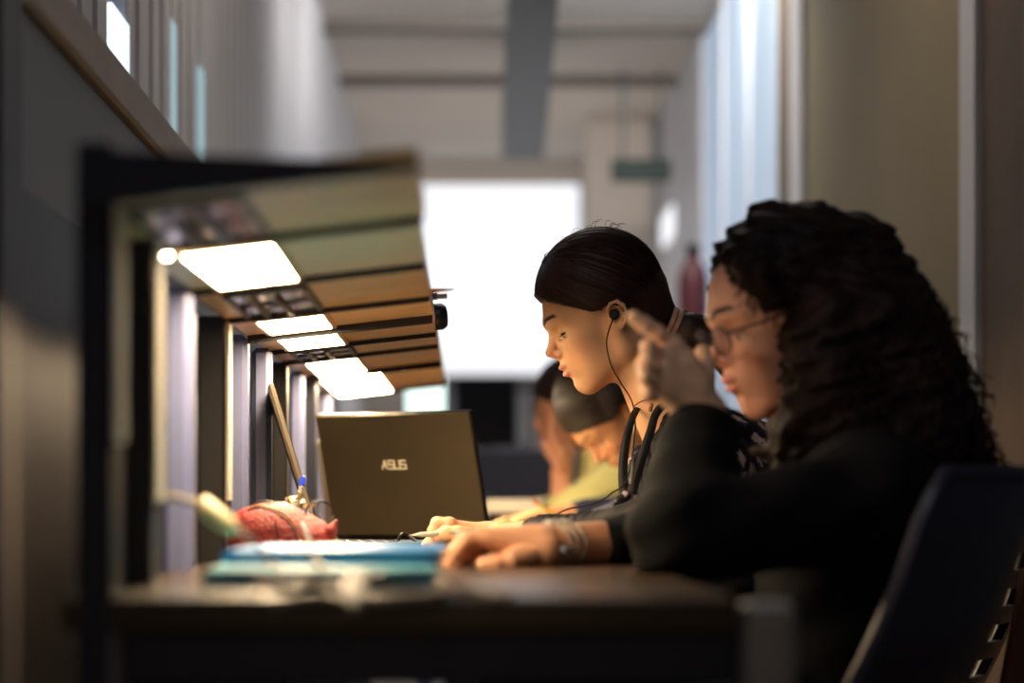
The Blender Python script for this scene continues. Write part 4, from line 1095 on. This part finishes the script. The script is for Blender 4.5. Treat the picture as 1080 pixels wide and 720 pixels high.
    for i in range(700):
        p = Vector(v[r_.randrange(nv)]); 
        if p.y < -.02: continue
        c = Vector((-.008, .052, 0)); E = Vector((-.09, -.05, p.z*.7)); ds = (p-c); de = E-c; L = r_.uniform(.25, .5)
        paths.append([ellip_pt(c, (.1135, .1055, .0855), ds.normalized().slerp(de.normalized(), L*k/6)) for k in range(7)])
    tubes_local(M, [p for p in paths if all(q_.y > float(np.interp(q_.x, [-.14,-.03,.0,.034,.066,.1], [-.15,-.03,.03,.03,.055,.09])) for q_ in p)], .0009, 3).build('strands', hairm, hr)
    return M, root
Y = 4.85
fing = [[P(606, 549, Y-.23), P(597, 546, Y-.24), P(590, 552, Y-.24), P(592, 559, Y-.24)], [P(607, 552, Y-.21), P(597, 552, Y-.22), P(590, 558, Y-.22), P(593, 563, Y-.22)],
        [P(608, 556, Y-.19), P(599, 557, Y-.2), P(594, 563, Y-.2)], [P(610, 560, Y-.17), P(602, 562, Y-.18), P(598, 566, Y-.18)]]
th = [P(616, 552, Y-.27), P(606, 548, Y-.275), P(598, 552, Y-.265)]
hd = dict(f=fing, t=th, all=[p for c in fing for p in c]+th+[P(624, 557, Y-.2)], cuff=.75)
person_far(Y, 654, 433, 60, 14, 'person bent low over the desk writing with a yellow pencil, brown hair and bare ear', M_hair3, mat('dark_blue_cotton', rgb(30,34,58), .8), (205,150,105), (706, 440, Y), (735, 490, Y), (668, 552, Y-.33), (624, 556, Y-.21), hd, [((-.02, .03, -.07), (.05, .05, .03))])
pe = empty('pencil', P(590, 545, Y-.25), 'yellow pencil held by the person bent over the desk', 'pencil')
a, b = P(613, 562, Y-.25), P(562.5, 527.5, Y-.27); d = (b-a).normalized()
MB().tube([a, b-d*.014], .0040, 6).build('shaft', M_pencil, pe); MB().tube([b-d*.0139, b], .0040, 8).build('eraser', mat('eraser_pink', rgb(196,110,60), .6), pe)
MB().tube([a-d*.018, a-d*.0001], [.0006, .0038], 6).build('tip', M_wood, pe)
Y = 6.0
fing = [[P(592+3*i, 478-2*i, Y-.13+.02*i), P(584+3*i, 466-2*i, Y-.13+.02*i), P(582+3*i, 454, Y-.12+.02*i), P(584+3*i, 446, Y-.11+.02*i)] for i in range(4)]
th = [P(590, 492, Y-.15), P(580, 478, Y-.14), P(574, 468, Y-.12)]
hd = dict(f=fing, t=th, all=[p for c in fing for p in c]+th+[P(594, 502, Y-.12)], cuff=.10)
person_far(Y, 606, 434, 14, 0, 'blurred person in pale yellow-green top resting the chin on a hand', M_hair, M_yell, (240,172,134), (632, 470, Y), (650, 510, Y), (592, 546, Y-.20), (592, 500, Y-.12), hd, [], .95)

# ------------------------------------------------------------------ chairs
def chair(cx, cy, ang, label, slots=True, rec=14):
    root = empty('chair', (cx, cy, 0), label, 'chair', 'navy plastic chairs along the desks')
    M = Matrix.Translation(Vector((cx, cy, 0))) @ Matrix.Rotation(ang, 4, 'Z')      # local: seat faces -x
    f = Field((-.30, -.30, .38), (.30, .30, .55), .008)
    f.rc((-.16, -.12, .425), (-.16, .12, .425), .02, .02, .02)
    for y in (-.13, -.065, 0, .065, .13): f.rc((-.17, y, .423), (.14, y, .415), .022, .022, .05)
    v, q = f.mesh(); mkobj('seat', xf(M, v), q, M_chair, root)
    n = 14; m = 16; mb = MB(); th = .012
    def S(i, j, o):
        a = i/n*2-1; t = j/m; w = .215*(1-.16*t*t); 
        if t > .85: w *= math.sqrt(max(0, 1-((t-.85)/.15)**2*.35))
        x = .17+math.tan(math.radians(rec))*t*.42+.03*math.sin(t*3.1)-.045*(a*a)+o
        return Vector((x, a*w, .43+.42*t))
    # back shell with (optional) slots cut as real openings
    holes = set()
    if slots:
        for j in (5, 7, 9, 11):
            for i in range(5, 9): holes.add((i, j))
    V = [M @ S(i, j, o) for o in (0, th) for j in range(m+1) for i in range(n+1)]
    k = (m+1)*(n+1); F = []
    def vid(i, j, s): return s*k+j*(n+1)+i
    for j in range(m):
        for i in range(n):
            if (i, j) in holes: continue
            F.append((vid(i,j,0), vid(i,j+1,0), vid(i+1,j+1,0), vid(i+1,j,0))); F.append((vid(i,j,1), vid(i+1,j,1), vid(i+1,j+1,1), vid(i,j+1,1)))
            for (di, dj, a, b) in ((-1,0,(i,j),(i,j+1)), (1,0,(i+1,j+1),(i+1,j)), (0,-1,(i+1,j),(i,j)), (0,1,(i,j+1),(i+1,j+1))):
                ii, jj = i+di, j+dj
                if ii < 0 or jj < 0 or ii >= n or jj >= m or (ii, jj) in holes: F.append((vid(*a,0), vid(*a,1), vid(*b,1), vid(*b,0)))
    mb.add(V, F); mb.build('backrest', M_chair, root, sharp=50)
    rim = [M @ (S(0, j, .006)) for j in range(m+1)]+[M @ S(i, m, .006) for i in range(1, n+1)]+[M @ S(n, j, .006) for j in range(m-1, -1, -1)]
    MB().tube(rim, .011, 8).build('back_rim', M_chair, root)
    for sx, sy in ((-1,-1), (-1,1), (1,-1), (1,1)):
        MB().tube([M @ Vector((sx*.16, sy*.16, .41)), M @ Vector((sx*.20, sy*.20, .0))], .011, 10).build('leg', M_navy, root)
    return root
chair(.32, 2.84, math.radians(-30), 'navy chair nearest the camera, under the curly-haired person', False, 26)
chair(.52, 3.45, math.radians(-30), 'navy chair with slotted back at the right edge of the photo, one place farther', True, 22)
chair(.66, 4.85, 0, 'navy chair hidden behind the front people, used by the bent writer', True)
chair(.60, 6.0, 0, 'navy chair at the farthest desk, used by the blurred person in yellow', True)
t = empty('wooden_chair', (.93, 3.0, 0), 'dark brown wooden chair side at the bottom right corner', 'chair')
MB().prism([P(1052, 760, 3.0), P(1100, 760, 3.0), P(1100, 600, 3.0), P(1082, 600, 3.0)], (0, .03, 0)).build('back_post', M_wood3, t)
MB().box((.74, 2.62, .40), (1.0, 3.0, .43), .01).build('seat', M_wood3, t)
for x in (.75, .97):
    for y in (2.63, 2.96): MB().box((x, y, 0), (x+.03, y+.03, .40), .004).build('leg', M_wood3, t)

# ================================================================== LIGHT AND CAMERA
def area(name, loc, rot, sx, sy, e, col):
    l = bpy.data.lights.new(name, 'AREA'); l.shape = 'RECTANGLE'; l.size = sx; l.size_y = sy; l.energy = e; l.color = col
    o = bpy.data.objects.new(name, l); COL.objects.link(o); o.location = loc; o.rotation_euler = rot; return o
area('fill_light_far', (.5, 8.2, CEIL-.12), (math.radians(97), 0, 0), .8, .2, 24, (1, .95, .90))  # added fill aimed at the far wall to brighten the distance
area('fill_light_aisle', (.45, 7.6, CEIL-.05), (math.radians(24), 0, 0), 1.0, .4, 32, (1, .95, .88))  # added fill slanting down the aisle, no fixture there
area('upward_fill_far', (.2, 12.0, .95), (math.radians(180), 0, 0), 1.2, 2.6, 13, (1, .95, .90))  # unseen upward fill, added to lift the far ceiling
area('fill_light_mid', (.2, 5.0, CEIL-.05), (0, 0, 0), 1.2, .3, 9, (1, .90, .78))  # added overhead fill to raise the ambient around the middle desks
area('fill_light_near', (-.1, 1.4, 2.7), (math.radians(20), 0, 0), 1.0, 1.0, 5, (.9, .92, 1))  # added cool overhead fill for the foreground
area('warm_fill_behind_camera', (-.10, .45, .90), (math.radians(92), 0, math.radians(-3)), .5, .12, 1.0, (1, .74, .50))  # weak warm fill, added to brighten the sides turned to the camera
# dim bluish ambient fill from the open sides of the room
w = bpy.data.worlds.new('world'); scene.world = w; w.use_nodes = True
bg = w.node_tree.nodes['Background']; bg.inputs[0].default_value = (.60, .66, .80, 1); bg.inputs[1].default_value = .05
cam = bpy.data.cameras.new('camera'); co = bpy.data.objects.new('camera', cam); COL.objects.link(co)
co.location = (0, 0, EYE); co.rotation_euler = (math.radians(90), 0, 0)
cam.sensor_width = 36; cam.lens = F_PX/1080*36; cam.shift_x = (540-CX)/1080; cam.shift_y = (HY-360)/1080
cam.clip_start = .05; cam.clip_end = 60
cam.dof.use_dof = True; cam.dof.focus_distance = 3.50; cam.dof.aperture_fstop = 2.1
scene.camera = co
vs = scene.view_settings; vs.view_transform = 'Standard'; vs.look = 'None'; vs.exposure = .12; vs.gamma = 1; vs.use_curve_mapping = False
